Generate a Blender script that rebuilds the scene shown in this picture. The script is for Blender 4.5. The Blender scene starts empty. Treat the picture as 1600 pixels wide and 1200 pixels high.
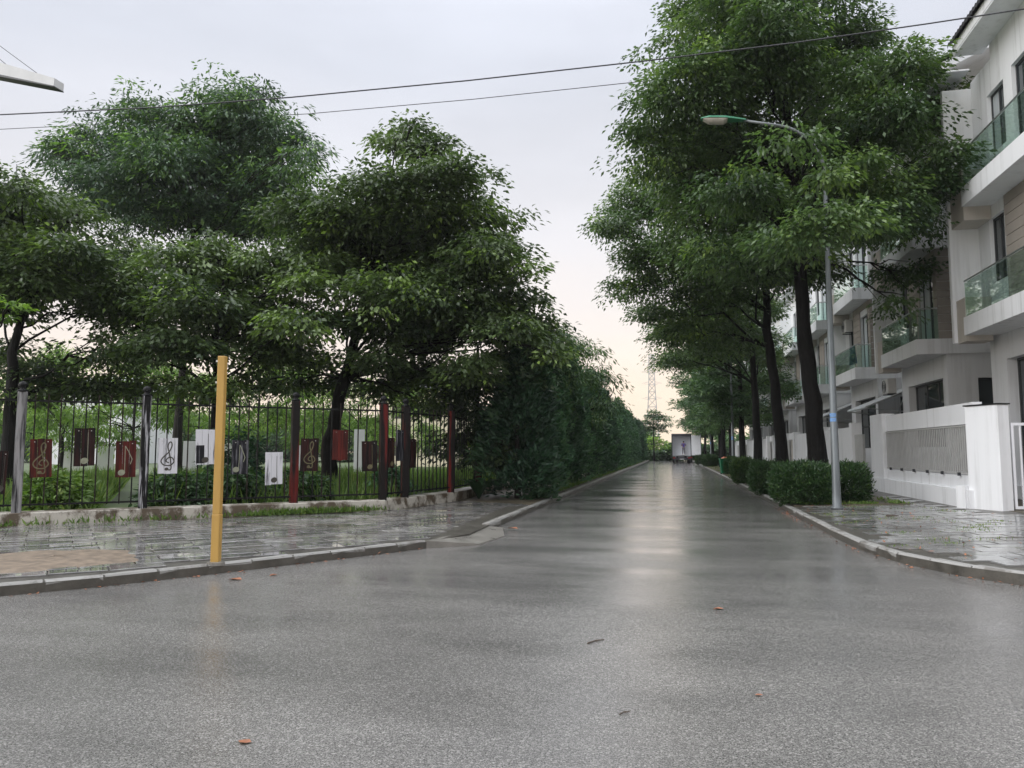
import bpy, bmesh, math, random
import numpy as np
from mathutils import Vector, Matrix

SC = bpy.context.scene
COL = SC.collection
RNG = np.random.default_rng(7)
random.seed(7)
R = math.radians

# ------------------------------------------------------------------ camera
F, H = 1180.0, 1.5
YAW = math.atan(249 / F)
PIT = math.atan(105 / F)
cam = bpy.data.cameras.new('camera')
cam.sensor_width = 36.0
cam.lens = F / 1600 * 36.0
cam.clip_start = 0.05
cam.clip_end = 3000
camo = bpy.data.objects.new('camera', cam)
COL.objects.link(camo)
camo.location = (0, 0, H)
camo.rotation_euler = (math.pi / 2 + PIT, 0, YAW)
SC.camera = camo
SC.render.resolution_x, SC.render.resolution_y = 1024, 768

# ------------------------------------------------------------------ sky, sun, exposure
TO_SUN = Vector((-0.72, -0.36, 0.60)).normalized()
world = bpy.data.worlds.new('World')
SC.world = world
world.use_nodes = True
wt = world.node_tree
wt.nodes.clear()


def wn(t, **k):
    n = wt.nodes.new(t)
    for a, b in k.items():
        setattr(n, a, b)
    return n


w_out = wn('ShaderNodeOutputWorld')
w_bg = wn('ShaderNodeBackground')
w_bg.inputs['Strength'].default_value = 0.1
sky = wn('ShaderNodeTexSky', sky_type='NISHITA')
sky.sun_disc = False
sky.sun_elevation = math.asin(TO_SUN.z)
sky.sun_rotation = math.atan2(TO_SUN.x, TO_SUN.y)
w_tc = wn('ShaderNodeTexCoord')
w_sep = wn('ShaderNodeSeparateXYZ')
wt.links.new(w_tc.outputs['Generated'], w_sep.inputs[0])
# cloud deck: brighter overhead, warm and thin towards the horizon
w_map = wn('ShaderNodeMapping')
w_map.inputs['Scale'].default_value = (1.0, 1.0, 3.2)
wt.links.new(w_tc.outputs['Generated'], w_map.inputs[0])
w_noise = wn('ShaderNodeTexNoise')
w_noise.inputs['Scale'].default_value = 2.6
w_noise.inputs['Detail'].default_value = 5
w_noise.inputs['Roughness'].default_value = 0.5
wt.links.new(w_map.outputs[0], w_noise.inputs['Vector'])
w_add = wn('ShaderNodeMath', operation='MULTIPLY_ADD')
w_add.inputs[1].default_value = 0.10
wt.links.new(w_noise.outputs['Fac'], w_add.inputs[0])
w_sub = wn('ShaderNodeMath', operation='SUBTRACT')
w_sub.inputs[1].default_value = 0.05
wt.links.new(w_sep.outputs['Z'], w_sub.inputs[0])
wt.links.new(w_sub.outputs[0], w_add.inputs[2])
w_ramp = wn('ShaderNodeValToRGB')
er = w_ramp.color_ramp
stops = [(0.0, (0.80, 0.66, 0.50)), (0.07, (0.82, 0.67, 0.54)), (0.16, (0.70, 0.635, 0.59)), (0.28, (0.62, 0.61, 0.63)),
         (0.45, (0.565, 0.585, 0.645)), (0.62, (0.60, 0.625, 0.70)), (1.0, (0.97, 0.99, 1.02))]
er.elements[0].position, er.elements[0].color = stops[0][0], (*stops[0][1], 1)
er.elements[1].position, er.elements[1].color = stops[-1][0], (*stops[-1][1], 1)
for p, c in stops[1:-1]:
    e = er.elements.new(p)
    e.color = (*c, 1)
wt.links.new(w_add.outputs[0], w_ramp.inputs[0])
# an overcast deck grows brighter towards the zenith
w_gain = wn('ShaderNodeMapRange')
w_gain.inputs['From Min'].default_value = 0.52
w_gain.inputs['From Max'].default_value = 1.0
w_gain.inputs['To Min'].default_value = 10.5
w_gain.inputs['To Max'].default_value = 24.0
wt.links.new(w_sep.outputs['Z'], w_gain.inputs['Value'])
w_mul = wn('ShaderNodeMix', data_type='RGBA', blend_type='MULTIPLY')
w_mul.inputs['Factor'].default_value = 1.0
wt.links.new(w_gain.outputs[0], w_mul.inputs['B'])
w_cl = wn('ShaderNodeTexNoise')
w_cl.inputs['Scale'].default_value = 1.7
w_cl.inputs['Detail'].default_value = 6
w_cl.inputs['Roughness'].default_value = 0.55
wt.links.new(w_map.outputs[0], w_cl.inputs['Vector'])
w_cr = wn('ShaderNodeMapRange')
w_cr.inputs['From Min'].default_value = 0.34
w_cr.inputs['From Max'].default_value = 0.66
w_cr.inputs['To Min'].default_value = 0.90
w_cr.inputs['To Max'].default_value = 1.07
wt.links.new(w_cl.outputs['Fac'], w_cr.inputs['Value'])
w_cm = wn('ShaderNodeMix', data_type='RGBA', blend_type='MULTIPLY')
w_cm.inputs['Factor'].default_value = 1.0
wt.links.new(w_ramp.outputs[0], w_cm.inputs['A'])
wt.links.new(w_cr.outputs[0], w_cm.inputs['B'])
wt.links.new(w_cm.outputs['Result'], w_mul.inputs['A'])
w_mix = wn('ShaderNodeMix', data_type='RGBA')
w_mix.inputs['Factor'].default_value = 0.93
wt.links.new(sky.outputs[0], w_mix.inputs['A'])
wt.links.new(w_mul.outputs['Result'], w_mix.inputs['B'])
wt.links.new(w_mix.outputs['Result'], w_bg.inputs['Color'])
wt.links.new(w_bg.outputs[0], w_out.inputs['Surface'])

sun = bpy.data.lights.new('sun', 'SUN')
sun.energy = 1.5
sun.angle = R(50)
sun.color = (1.0, 0.985, 0.97)
suno = bpy.data.objects.new('sun', sun)
COL.objects.link(suno)
suno.rotation_euler = TO_SUN.to_track_quat('Z', 'Y').to_euler()

SC.view_settings.view_transform = 'Standard'
SC.view_settings.look = 'None'
SC.view_settings.gamma = 1
SC.view_settings.exposure = 0.48
SC.view_settings.use_curve_mapping = False
try:
    SC.cycles.use_denoising = True
    SC.cycles.max_bounces = 6
    SC.cycles.transparent_max_bounces = 12
    SC.cycles.volume_bounces = 0
except Exception:
    pass

# ------------------------------------------------------------------ where a sight line of the survey camera meets the place
_fw = Vector((-math.sin(YAW) * math.cos(PIT), math.cos(YAW) * math.cos(PIT), math.sin(PIT)))
_rt = Vector((math.cos(YAW), math.sin(YAW), 0))
_up = _rt.cross(_fw)
_C = Vector((0, 0, H))


def ray(x, y):
    return _fw * F + _rt * (x - 800) - _up * (y - 600)


def G(x, y, z=0.0):
    d = ray(x, y)
    return _C + d * ((z - H) / d.z)


def AY(x, y, Y):
    d = ray(x, y)
    return _C + d * (Y / d.y)


def AX(x, y, X):
    d = ray(x, y)
    return _C + d * (X / d.x)


def AP(x, y, p0, p1):
    d = ray(x, y)
    n = Vector((-(p1[1] - p0[1]), p1[0] - p0[0], 0))
    t = n.dot(Vector((p0[0], p0[1], 0)) - Vector((0, 0, 0))) / n.dot(d)
    return _C + d * t


# ------------------------------------------------------------------ materials
class NT:
    def __init__(self, name):
        self.m = bpy.data.materials.new(name)
        self.m.use_nodes = True
        self.t = self.m.node_tree
        self.b = self.t.nodes['Principled BSDF']
        self.o = self.t.nodes['Material Output']

    def n(self, typ, **k):
        n = self.t.nodes.new(typ)
        for a, v in k.items():
            setattr(n, a, v)
        return n

    def l(self, a, b):
        self.t.links.new(a, b)

    def pos(self, scale=(1, 1, 1), obj=False):
        mp = self.n('ShaderNodeMapping')
        mp.inputs['Scale'].default_value = scale
        if obj:
            tc = self.n('ShaderNodeTexCoord')
            self.l(tc.outputs['Object'], mp.inputs[0])
        else:
            g = self.n('ShaderNodeNewGeometry')
            self.l(g.outputs['Position'], mp.inputs[0])
        return mp.outputs[0]

    def noise(self, vec, scale, detail=4, rough=0.55):
        n = self.n('ShaderNodeTexNoise')
        n.inputs['Scale'].default_value = scale
        n.inputs['Detail'].default_value = detail
        n.inputs['Roughness'].default_value = rough
        self.l(vec, n.inputs['Vector'])
        return n.outputs['Fac']

    def ramp(self, fac, stops):
        n = self.n('ShaderNodeValToRGB')
        e = n.color_ramp.elements
        e[0].position, e[0].color = stops[0][0], (*stops[0][1], 1)
        e[1].position, e[1].color = stops[-1][0], (*stops[-1][1], 1)
        for p, c in stops[1:-1]:
            x = e.new(p)
            x.color = (*c, 1)
        self.l(fac, n.inputs[0])
        return n.outputs[0]

    def mix(self, fac, a, b, blend='MIX'):
        n = self.n('ShaderNodeMix', data_type='RGBA', blend_type=blend)
        for s, v in (('Factor', fac), ('A', a), ('B', b)):
            if hasattr(v, 'is_output') or isinstance(v, bpy.types.NodeSocket):
                self.l(v, n.inputs[s])
            elif s == 'Factor':
                n.inputs[s].default_value = v
            else:
                n.inputs[s].default_value = (*v, 1)
        return n.outputs['Result']

    def math(self, op, a, b=None, c=None, clamp=False):
        n = self.n('ShaderNodeMath', operation=op, use_clamp=clamp)
        for i, v in enumerate((a, b, c)):
            if v is None:
                continue
            if isinstance(v, bpy.types.NodeSocket):
                self.l(v, n.inputs[i])
            else:
                n.inputs[i].default_value = v
        return n.outputs[0]

    def bump(self, height, strength, dist, normal=None):
        n = self.n('ShaderNodeBump')
        if isinstance(strength, bpy.types.NodeSocket):
            self.l(strength, n.inputs['Strength'])
        else:
            n.inputs['Strength'].default_value = strength
        n.inputs['Distance'].default_value = dist
        self.l(height, n.inputs['Height'])
        if normal is not None:
            self.l(normal, n.inputs['Normal'])
        return n.outputs[0]

    def set(self, **k):
        for a, v in k.items():
            s = self.b.inputs[a.replace('_', ' ')]
            if isinstance(v, bpy.types.NodeSocket):
                self.l(v, s)
            elif isinstance(v, tuple):
                s.default_value = (*v, 1)
            else:
                s.default_value = v
        return self.m


def g3(v):
    return (v, v, v)


def mat_plain(name, col, rough=0.5, var=0.15, scale=3.0, metal=0.0, bump=0.0, spec=0.5, streak=False, obj=False):
    k = NT(name)
    v = k.pos((1, 1, 0.12) if streak else (1, 1, 1), obj)
    f = k.noise(v, scale, 6, 0.6)
    a = tuple(c * (1 - var) for c in col)
    b = tuple(min(1, c * (1 + var)) for c in col)
    c = k.ramp(f, [(0.3, a), (0.7, b)])
    r = k.math('MULTIPLY_ADD', f, 0.25, rough - 0.12, clamp=True)
    k.set(Base_Color=c, Roughness=r, Metallic=metal, Specular_IOR_Level=spec)
    if bump:
        k.set(Normal=k.bump(k.noise(v, scale * 8, 5, 0.6), bump, 0.01))
    return k.m


def mat_asphalt():
    k = NT('wet_asphalt')
    p = k.pos()
    vor = k.n('ShaderNodeTexVoronoi')
    vor.inputs['Scale'].default_value = 78
    k.l(p, vor.inputs['Vector'])
    grit = k.noise(p, 120, 3, 0.75)
    fine = k.noise(p, 30, 4, 0.7)
    big = k.noise(p, 0.3, 5, 0.6)
    # standing film of water: hollows wider across the street than along it
    film = k.noise(k.pos((0.22, 0.8, 1)), 1.0, 7, 0.6)
    # the side street is laid in a closer, smoother surfacing than the crossing in front of it
    sxyz = k.n('ShaderNodeSeparateXYZ')
    k.l(p, sxyz.inputs[0])
    side = k.math('MULTIPLY_ADD', k.math('ADD', sxyz.outputs['Y'], k.math('MULTIPLY', big, 1.5)), 0.5, -4.0, clamp=True)
    wet = k.math('MULTIPLY_ADD', film, 3.2, -1.2)
    wet = k.math('MULTIPLY_ADD', side, 0.16, wet, clamp=True)
    sepc = k.n('ShaderNodeSeparateColor')
    k.l(vor.outputs['Color'], sepc.inputs[0])
    stone = k.ramp(sepc.outputs[0], [(0.0, g3(0.03)), (0.5, g3(0.10)), (0.85, g3(0.20)), (1.0, g3(0.30))])
    c = k.mix(k.math('MULTIPLY_ADD', vor.outputs['Distance'], 1.5, -0.45, clamp=True), stone, g3(0.022))
    c = k.mix(0.5, c, k.ramp(grit, [(0.40, g3(0.025)), (0.60, g3(0.30))]))
    c = k.mix(1.0, c, k.ramp(big, [(0.3, (1.22, 1.18, 1.12)), (0.7, (1.85, 1.78, 1.68))]), 'MULTIPLY')
    c = k.mix(k.math('MULTIPLY', wet, 0.35), c, (0.035, 0.036, 0.038))
    rough = k.math('MULTIPLY_ADD', wet, -0.14, 0.22)
    h = k.math('ADD', k.math('MULTIPLY', vor.outputs['Distance'], -0.7), grit)
    h = k.math('ADD', h, k.math('MULTIPLY', fine, 0.4))
    st = k.math('MULTIPLY_ADD', wet, -0.30, 0.38)
    nb = k.bump(h, st, 0.0040)
    rip = k.noise(k.pos((0.8, 1.8, 1)), 1.5, 4, 0.6)
    nb2 = k.bump(rip, 0.22, 0.008, nb)
    k.set(Base_Color=c, Roughness=rough, Normal=nb2, Specular_IOR_Level=0.6)
    return k.m


def mat_paver(name, a, b, moss=0.0):
    k = NT(name)
    p = k.pos()
    oi = k.n('ShaderNodeObjectInfo')
    n1 = k.noise(p, 6, 6, 0.65)
    n2 = k.noise(p, 1.1, 5, 0.6)
    c = k.ramp(n1, [(0.3, a), (0.7, b)])
    c = k.mix(0.75, c, k.ramp(oi.outputs['Random'], [(0.0, g3(0.55)), (0.5, g3(1.0)), (1.0, g3(1.55))]), 'MULTIPLY')
    c = k.mix(k.math('MULTIPLY_ADD', n2, 3.0, -1.45, clamp=True), c, (0.085, 0.072, 0.058))
    if moss:
        n3 = k.noise(p, 1.7, 6, 0.7)
        c = k.mix(k.math('MULTIPLY_ADD', n3, 6.0, -3.3, clamp=True), c, (0.075, 0.085, 0.035))
    wet = k.math('MULTIPLY_ADD', k.noise(k.pos((0.6, 1.0, 1)), 1.3, 6, 0.62), 4.0, -1.35, clamp=True)
    k.set(Base_Color=c, Roughness=k.math('MULTIPLY_ADD', wet, -0.20, 0.24),
          Normal=k.bump(n1, k.math('MULTIPLY_ADD', wet, -0.22, 0.26), 0.006), Specular_IOR_Level=0.55)
    return k.m


def mat_leaf(name, dark, light, fresh, rough=0.38, trans=0.3, vary=0.0):
    k = NT(name)
    at = k.n('ShaderNodeAttribute', attribute_name='tint')
    c = k.ramp(at.outputs['Fac'], [(0.0, dark), (0.6, light), (0.85, tuple(0.5 * (x + y) for x, y in zip(light, fresh))), (1.0, fresh)])
    if vary:
        oi = k.n('ShaderNodeObjectInfo')
        c = k.mix(1.0, c, k.ramp(oi.outputs['Random'], [(0.0, g3(1 - vary)), (1.0, (1 + vary * 1.3, 1 + vary, 1 + vary * 0.6))]), 'MULTIPLY')
    k.set(Base_Color=c, Roughness=rough, Specular_IOR_Level=0.5)
    tr = k.n('ShaderNodeBsdfTranslucent')
    k.l(k.mix(1.0, c, (1.1, 1.25, 0.6), 'MULTIPLY'), tr.inputs['Color'])
    mx = k.n('ShaderNodeMixShader')
    mx.inputs[0].default_value = trans
    k.l(k.b.outputs[0], mx.inputs[1])
    k.l(tr.outputs[0], mx.inputs[2])
    k.l(mx.outputs[0], k.o.inputs['Surface'])
    return k.m


def mat_bark(name, a, b):
    k = NT(name)
    v = k.pos((1, 1, 0.22))
    n1 = k.noise(v, 16, 7, 0.7)
    n2 = k.noise(k.pos(), 3, 4, 0.6)
    c = k.ramp(n1, [(0.35, a), (0.7, b)])
    c = k.mix(k.math('MULTIPLY_ADD', n2, 4, -2.4, clamp=True), c, tuple(x * 1.9 for x in b))
    k.set(Base_Color=c, Roughness=0.65, Normal=k.bump(n1, 1.0, 0.04), Specular_IOR_Level=0.2)
    return k.m


def mat_stained_wall(name, base, stain, amount=0.5):
    k = NT(name)
    n1 = k.noise(k.pos((1, 1, 0.8)), 2.2, 8, 0.7)
    n2 = k.noise(k.pos(), 7, 6, 0.7)
    f = k.math('MULTIPLY_ADD', n1, 9.0, -4.5 + (amount - 0.5) * 2, clamp=True)
    c = k.mix(f, base, stain)
    c = k.mix(k.math('MULTIPLY_ADD', n2, 5.0, -2.9, clamp=True), c, (0.04, 0.042, 0.03))
    k.set(Base_Color=c, Roughness=0.45, Normal=k.bump(n2, 0.5, 0.015))
    return k.m


def mat_render(name, col, dirt=(0.31, 0.31, 0.295), amt=0.65):
    """painted render with faint rain streaks"""
    k = NT(name)
    s = k.noise(k.pos((2.5, 2.5, 0.10)), 1.6, 7, 0.62)
    n = k.noise(k.pos(), 0.7, 5, 0.6)
    f = k.math('MULTIPLY', k.math('MULTIPLY_ADD', s, 4.0, -2.0, clamp=True), k.math('MULTIPLY_ADD', n, 3.0, -1.0, clamp=True))
    c = k.mix(k.math('MULTIPLY', f, amt), col, dirt)
    fine = k.noise(k.pos(), 60, 3, 0.6)
    k.set(Base_Color=c, Roughness=0.55, Normal=k.bump(fine, 0.15, 0.004), Specular_IOR_Level=0.35)
    return k.m


def mat_glass(name, tint, clear=0.55, rough=0.02):
    k = NT(name)
    k.t.nodes.remove(k.b)
    tr = k.n('ShaderNodeBsdfTransparent')
    tr.inputs[0].default_value = (*tint, 1)
    gl = k.n('ShaderNodeBsdfGlossy')
    gl.inputs['Roughness'].default_value = rough
    gl.inputs['Color'].default_value = (0.95, 1.0, 0.98, 1)
    lw = k.n('ShaderNodeLayerWeight')
    lw.inputs[0].default_value = 0.5
    f = k.math('MULTIPLY_ADD', k.math('POWER', lw.outputs['Facing'], 2.5), 0.65, 1.0 - clear, clamp=True)
    mx = k.n('ShaderNodeMixShader')
    k.l(f, mx.inputs[0])
    k.l(tr.outputs[0], mx.inputs[1])
    k.l(gl.outputs[0], mx.inputs[2])
    k.l(mx.outputs[0], k.o.inputs['Surface'])
    return k.m


def mat_streak(name, a, b, scale=14, mid=0.5, width=0.12):
    """brushed paint in long vertical strokes"""
    k = NT(name)
    n = k.noise(k.pos((1, 1, 0.07)), scale, 5, 0.6)
    c = k.ramp(n, [(mid - width, a), (mid + width, b)])
    k.set(Base_Color=c, Roughness=0.5, Specular_IOR_Level=0.2)
    return k.m


M = {}
M['asphalt'] = mat_asphalt()
M['paver_grey'] = mat_paver('wet_stone_paver', (0.09, 0.087, 0.084), (0.25, 0.245, 0.235))
M['paver_moss'] = mat_paver('wet_slab', (0.11, 0.11, 0.107), (0.25, 0.25, 0.245), moss=1)
M['mortar'] = mat_plain('wet_mortar', (0.07, 0.065, 0.055), 0.35, 0.4, 5, bump=0.5)
M['kerb'] = mat_stained_wall('kerb_concrete', (0.29, 0.285, 0.27), (0.15, 0.14, 0.125), 0.45)
M['concrete'] = mat_plain('wet_concrete', (0.20, 0.19, 0.17), 0.3, 0.3, 2.5, bump=0.3)
M['soil'] = mat_plain('wet_soil', (0.09, 0.075, 0.05), 0.5, 0.4, 2.0, bump=0.8)
M['sand'] = mat_plain('wet_sand', (0.17, 0.13, 0.092), 0.6, 0.4, 7.0, bump=0.5)
M['park'] = mat_plain('park_turf', (0.07, 0.10, 0.035), 0.7, 0.4, 0.8, bump=0.8)
M['field'] = mat_plain('open_ground', (0.08, 0.10, 0.05), 0.8, 0.3, 0.2)
M['plinth'] = mat_stained_wall('stained_plinth', (0.52, 0.49, 0.43), (0.10, 0.075, 0.05), 0.78)
M['white'] = mat_render('white_render', (0.82, 0.83, 0.845))
M['white_fresh'] = mat_render('fresh_white_render', (0.825, 0.835, 0.85), amt=0.55)
M['grey_render'] = mat_render('pale_grey_render', (0.76, 0.77, 0.785))
M['beige'] = mat_render('beige_render', (0.50, 0.46, 0.41))
M['siding'] = mat_plain('taupe_siding', (0.33, 0.295, 0.26), 0.5, 0.12, 2.0, streak=False)
M['frame'] = mat_plain('dark_aluminium', (0.035, 0.038, 0.042), 0.35, 0.2, 4)
M['pane'] = NT('window_glass').set(Base_Color=(0.035, 0.045, 0.05), Roughness=0.04, Specular_IOR_Level=0.9, Metallic=0.0)
M['curtain'] = mat_plain('pale_curtain', (0.5, 0.54, 0.56), 0.7, 0.2, 8, streak=True)
M['rail_glass'] = mat_glass('balcony_glass', (0.84, 0.94, 0.90), 0.93)
M['steel'] = mat_plain('brushed_steel', (0.52, 0.54, 0.54), 0.3, 0.1, 5, metal=0.9)
M['galv'] = mat_plain('galvanised_pole', (0.125, 0.138, 0.142), 0.42, 0.25, 9, metal=0.3, streak=True)
M['rooftile'] = mat_plain('dark_roof_tile', (0.045, 0.045, 0.05), 0.5, 0.3, 6)
M['louver'] = mat_plain('grey_louver', (0.42, 0.42, 0.41), 0.45, 0.1, 4)
M['iron'] = mat_plain('black_iron', (0.008, 0.0085, 0.009), 0.5, 0.4, 8, spec=0.2)
M['bar_rust'] = mat_plain('flaking_iron', (0.018, 0.012, 0.010), 0.5, 0.5, 10, spec=0.2)
M['bark'] = mat_bark('wet_bark', (0.0035, 0.0032, 0.003), (0.012, 0.011, 0.010))
M['bark2'] = mat_bark('grey_bark', (0.010, 0.009, 0.008), (0.034, 0.029, 0.025))
def mat_yellow():
    k = NT('ochre_paint')
    n1 = k.noise(k.pos((1, 1, 0.12)), 9, 6, 0.65)
    n2 = k.noise(k.pos((1, 1, 0.5)), 22, 6, 0.7)
    c = k.ramp(n1, [(0.3, (0.42, 0.25, 0.065)), (0.7, (0.54, 0.33, 0.085))])
    c = k.mix(k.math('MULTIPLY_ADD', n2, 9.0, -5.9, clamp=True), c, (0.10, 0.045, 0.02))
    k.set(Base_Color=c, Roughness=0.48, Normal=k.bump(n2, 0.25, 0.004))
    return k.m


M['yellow'] = mat_yellow()
M['post_white'] = mat_streak('black_white_brushed', (0.006, 0.006, 0.007), (0.42, 0.42, 0.44), 18, 0.57, 0.04)
M['post_pale'] = mat_streak('pale_brushed', (0.02, 0.02, 0.022), (0.30, 0.295, 0.295), 11, 0.47, 0.07)
M['post_red'] = mat_streak('red_black_brushed', (0.008, 0.006, 0.006), (0.13, 0.012, 0.010), 5, 0.56, 0.05)
M['board_red'] = mat_streak('board_red', (0.012, 0.004, 0.004), (0.115, 0.016, 0.011), 16, 0.50, 0.14)
M['board_dark'] = mat_streak('board_dark', (0.006, 0.004, 0.004), (0.045, 0.009, 0.008), 18, 0.56, 0.12)
M['board_white'] = mat_streak('board_white', (0.05, 0.05, 0.06), (0.66, 0.66, 0.69), 20, 0.40, 0.07)
M['board_black'] = mat_streak('board_black', (0.010, 0.010, 0.014), (0.22, 0.22, 0.24), 22, 0.60, 0.09)
M['note_gold'] = mat_plain('faded_gold_paint', (0.12, 0.105, 0.05), 0.5, 0.4, 20)
M['note_pale'] = mat_plain('pale_green_paint', (0.26, 0.27, 0.19), 0.5, 0.2, 20)
M['note_dark'] = mat_plain('dark_note_paint', (0.05, 0.045, 0.035), 0.5, 0.3, 20)
M['green_plastic'] = mat_plain('green_plastic', (0.010, 0.17, 0.075), 0.35, 0.12, 5)
M['bag'] = mat_plain('orange_bag', (0.62, 0.22, 0.13), 0.4, 0.3, 10)
M['lamp_green'] = mat_plain('lamp_green', (0.012, 0.16, 0.075), 0.35, 0.1, 5)
M['lamp_glass'] = mat_plain('lamp_diffuser', (0.42, 0.39, 0.34), 0.25, 0.1, 5)
M['tyre'] = mat_plain('tyre_rubber', (0.02, 0.02, 0.02), 0.6, 0.2, 8)
M['truck_white'] = mat_plain('truck_white', (0.78, 0.79, 0.82), 0.35, 0.06, 2)
M['truck_dark'] = mat_plain('truck_dark', (0.05, 0.05, 0.06), 0.5, 0.2, 5)
M['tail_red'] = mat_plain('tail_lamp', (0.35, 0.02, 0.02), 0.3, 0.1, 5)
M['skin'] = mat_plain('skin', (0.42, 0.25, 0.17), 0.5, 0.08, 10)
M['hair'] = mat_plain('hair', (0.015, 0.012, 0.010), 0.5, 0.2, 20)
M['purple'] = mat_plain('purple_shirt', (0.13, 0.10, 0.42), 0.7, 0.15, 10)
M['trousers'] = mat_plain('grey_trousers', (0.20, 0.19, 0.22), 0.7, 0.15, 10)
M['pylon'] = mat_plain('pylon_steel', (0.42, 0.42, 0.43), 0.6, 0.1, 1)
M['wire'] = mat_plain('cable_sheath', (0.03, 0.03, 0.035), 0.5, 0.1, 3)
M['canopy'] = mat_plain('canopy_panel', (0.62, 0.63, 0.63), 0.5, 0.12, 2)
M['awning'] = mat_plain('awning_sheet', (0.55, 0.57, 0.58), 0.5, 0.1, 3)
M['ac'] = mat_plain('ac_casing', (0.52, 0.51, 0.49), 0.5, 0.1, 6)
M['cloth_blue'] = mat_plain('blue_cloth', (0.12, 0.20, 0.28), 0.8, 0.3, 9)
M['teal'] = mat_plain('teal_panel', (0.10, 0.34, 0.40), 0.4, 0.1, 4)
M['cream'] = mat_render('cream_render', (0.72, 0.64, 0.48))
M['sticker'] = mat_plain('blue_sticker', (0.16, 0.30, 0.55), 0.5, 0.2, 30)
M['sticker_white'] = mat_plain('sticker_white', (0.7, 0.7, 0.72), 0.5, 0.1, 20)
M['dead_leaf'] = mat_plain('fallen_leaf', (0.26, 0.10, 0.045), 0.45, 0.35, 30, obj=True)
M['twig'] = mat_plain('twig', (0.07, 0.05, 0.035), 0.6, 0.3, 20)
M['leaf_right'] = mat_leaf('leaf_glossy', (0.029, 0.062, 0.028), (0.108, 0.175, 0.068), (0.22, 0.32, 0.07), 0.34, 0.36)
M['leaf_left'] = mat_leaf('leaf_palmate', (0.026, 0.051, 0.026), (0.098, 0.144, 0.058), (0.23, 0.35, 0.065), 0.38, 0.34)
M['leaf_tall'] = mat_leaf('leaf_pinnate', (0.030, 0.064, 0.044), (0.085, 0.145, 0.085), (0.19, 0.34, 0.055), 0.42)
M['leaf_fresh'] = mat_leaf('leaf_fresh', (0.065, 0.13, 0.028), (0.16, 0.27, 0.055), (0.30, 0.44, 0.08), 0.5, 0.45)
M['leaf_far'] = mat_leaf('leaf_far', (0.030, 0.072, 0.034), (0.080, 0.155, 0.062), (0.16, 0.26, 0.08), 0.45, vary=0.2)
M['leaf_conifer'] = mat_leaf('leaf_conifer', (0.020, 0.066, 0.038), (0.064, 0.155, 0.076), (0.11, 0.22, 0.09), 0.5, 0.2, vary=0.4)
M['leaf_shrub'] = mat_leaf('leaf_shrub', (0.018, 0.048, 0.018), (0.05, 0.105, 0.038), (0.12, 0.19, 0.045), 0.42)
M['grass'] = mat_leaf('grass_blade', (0.05, 0.11, 0.022), (0.14, 0.23, 0.045), (0.32, 0.33, 0.10), 0.55, 0.35)


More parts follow.
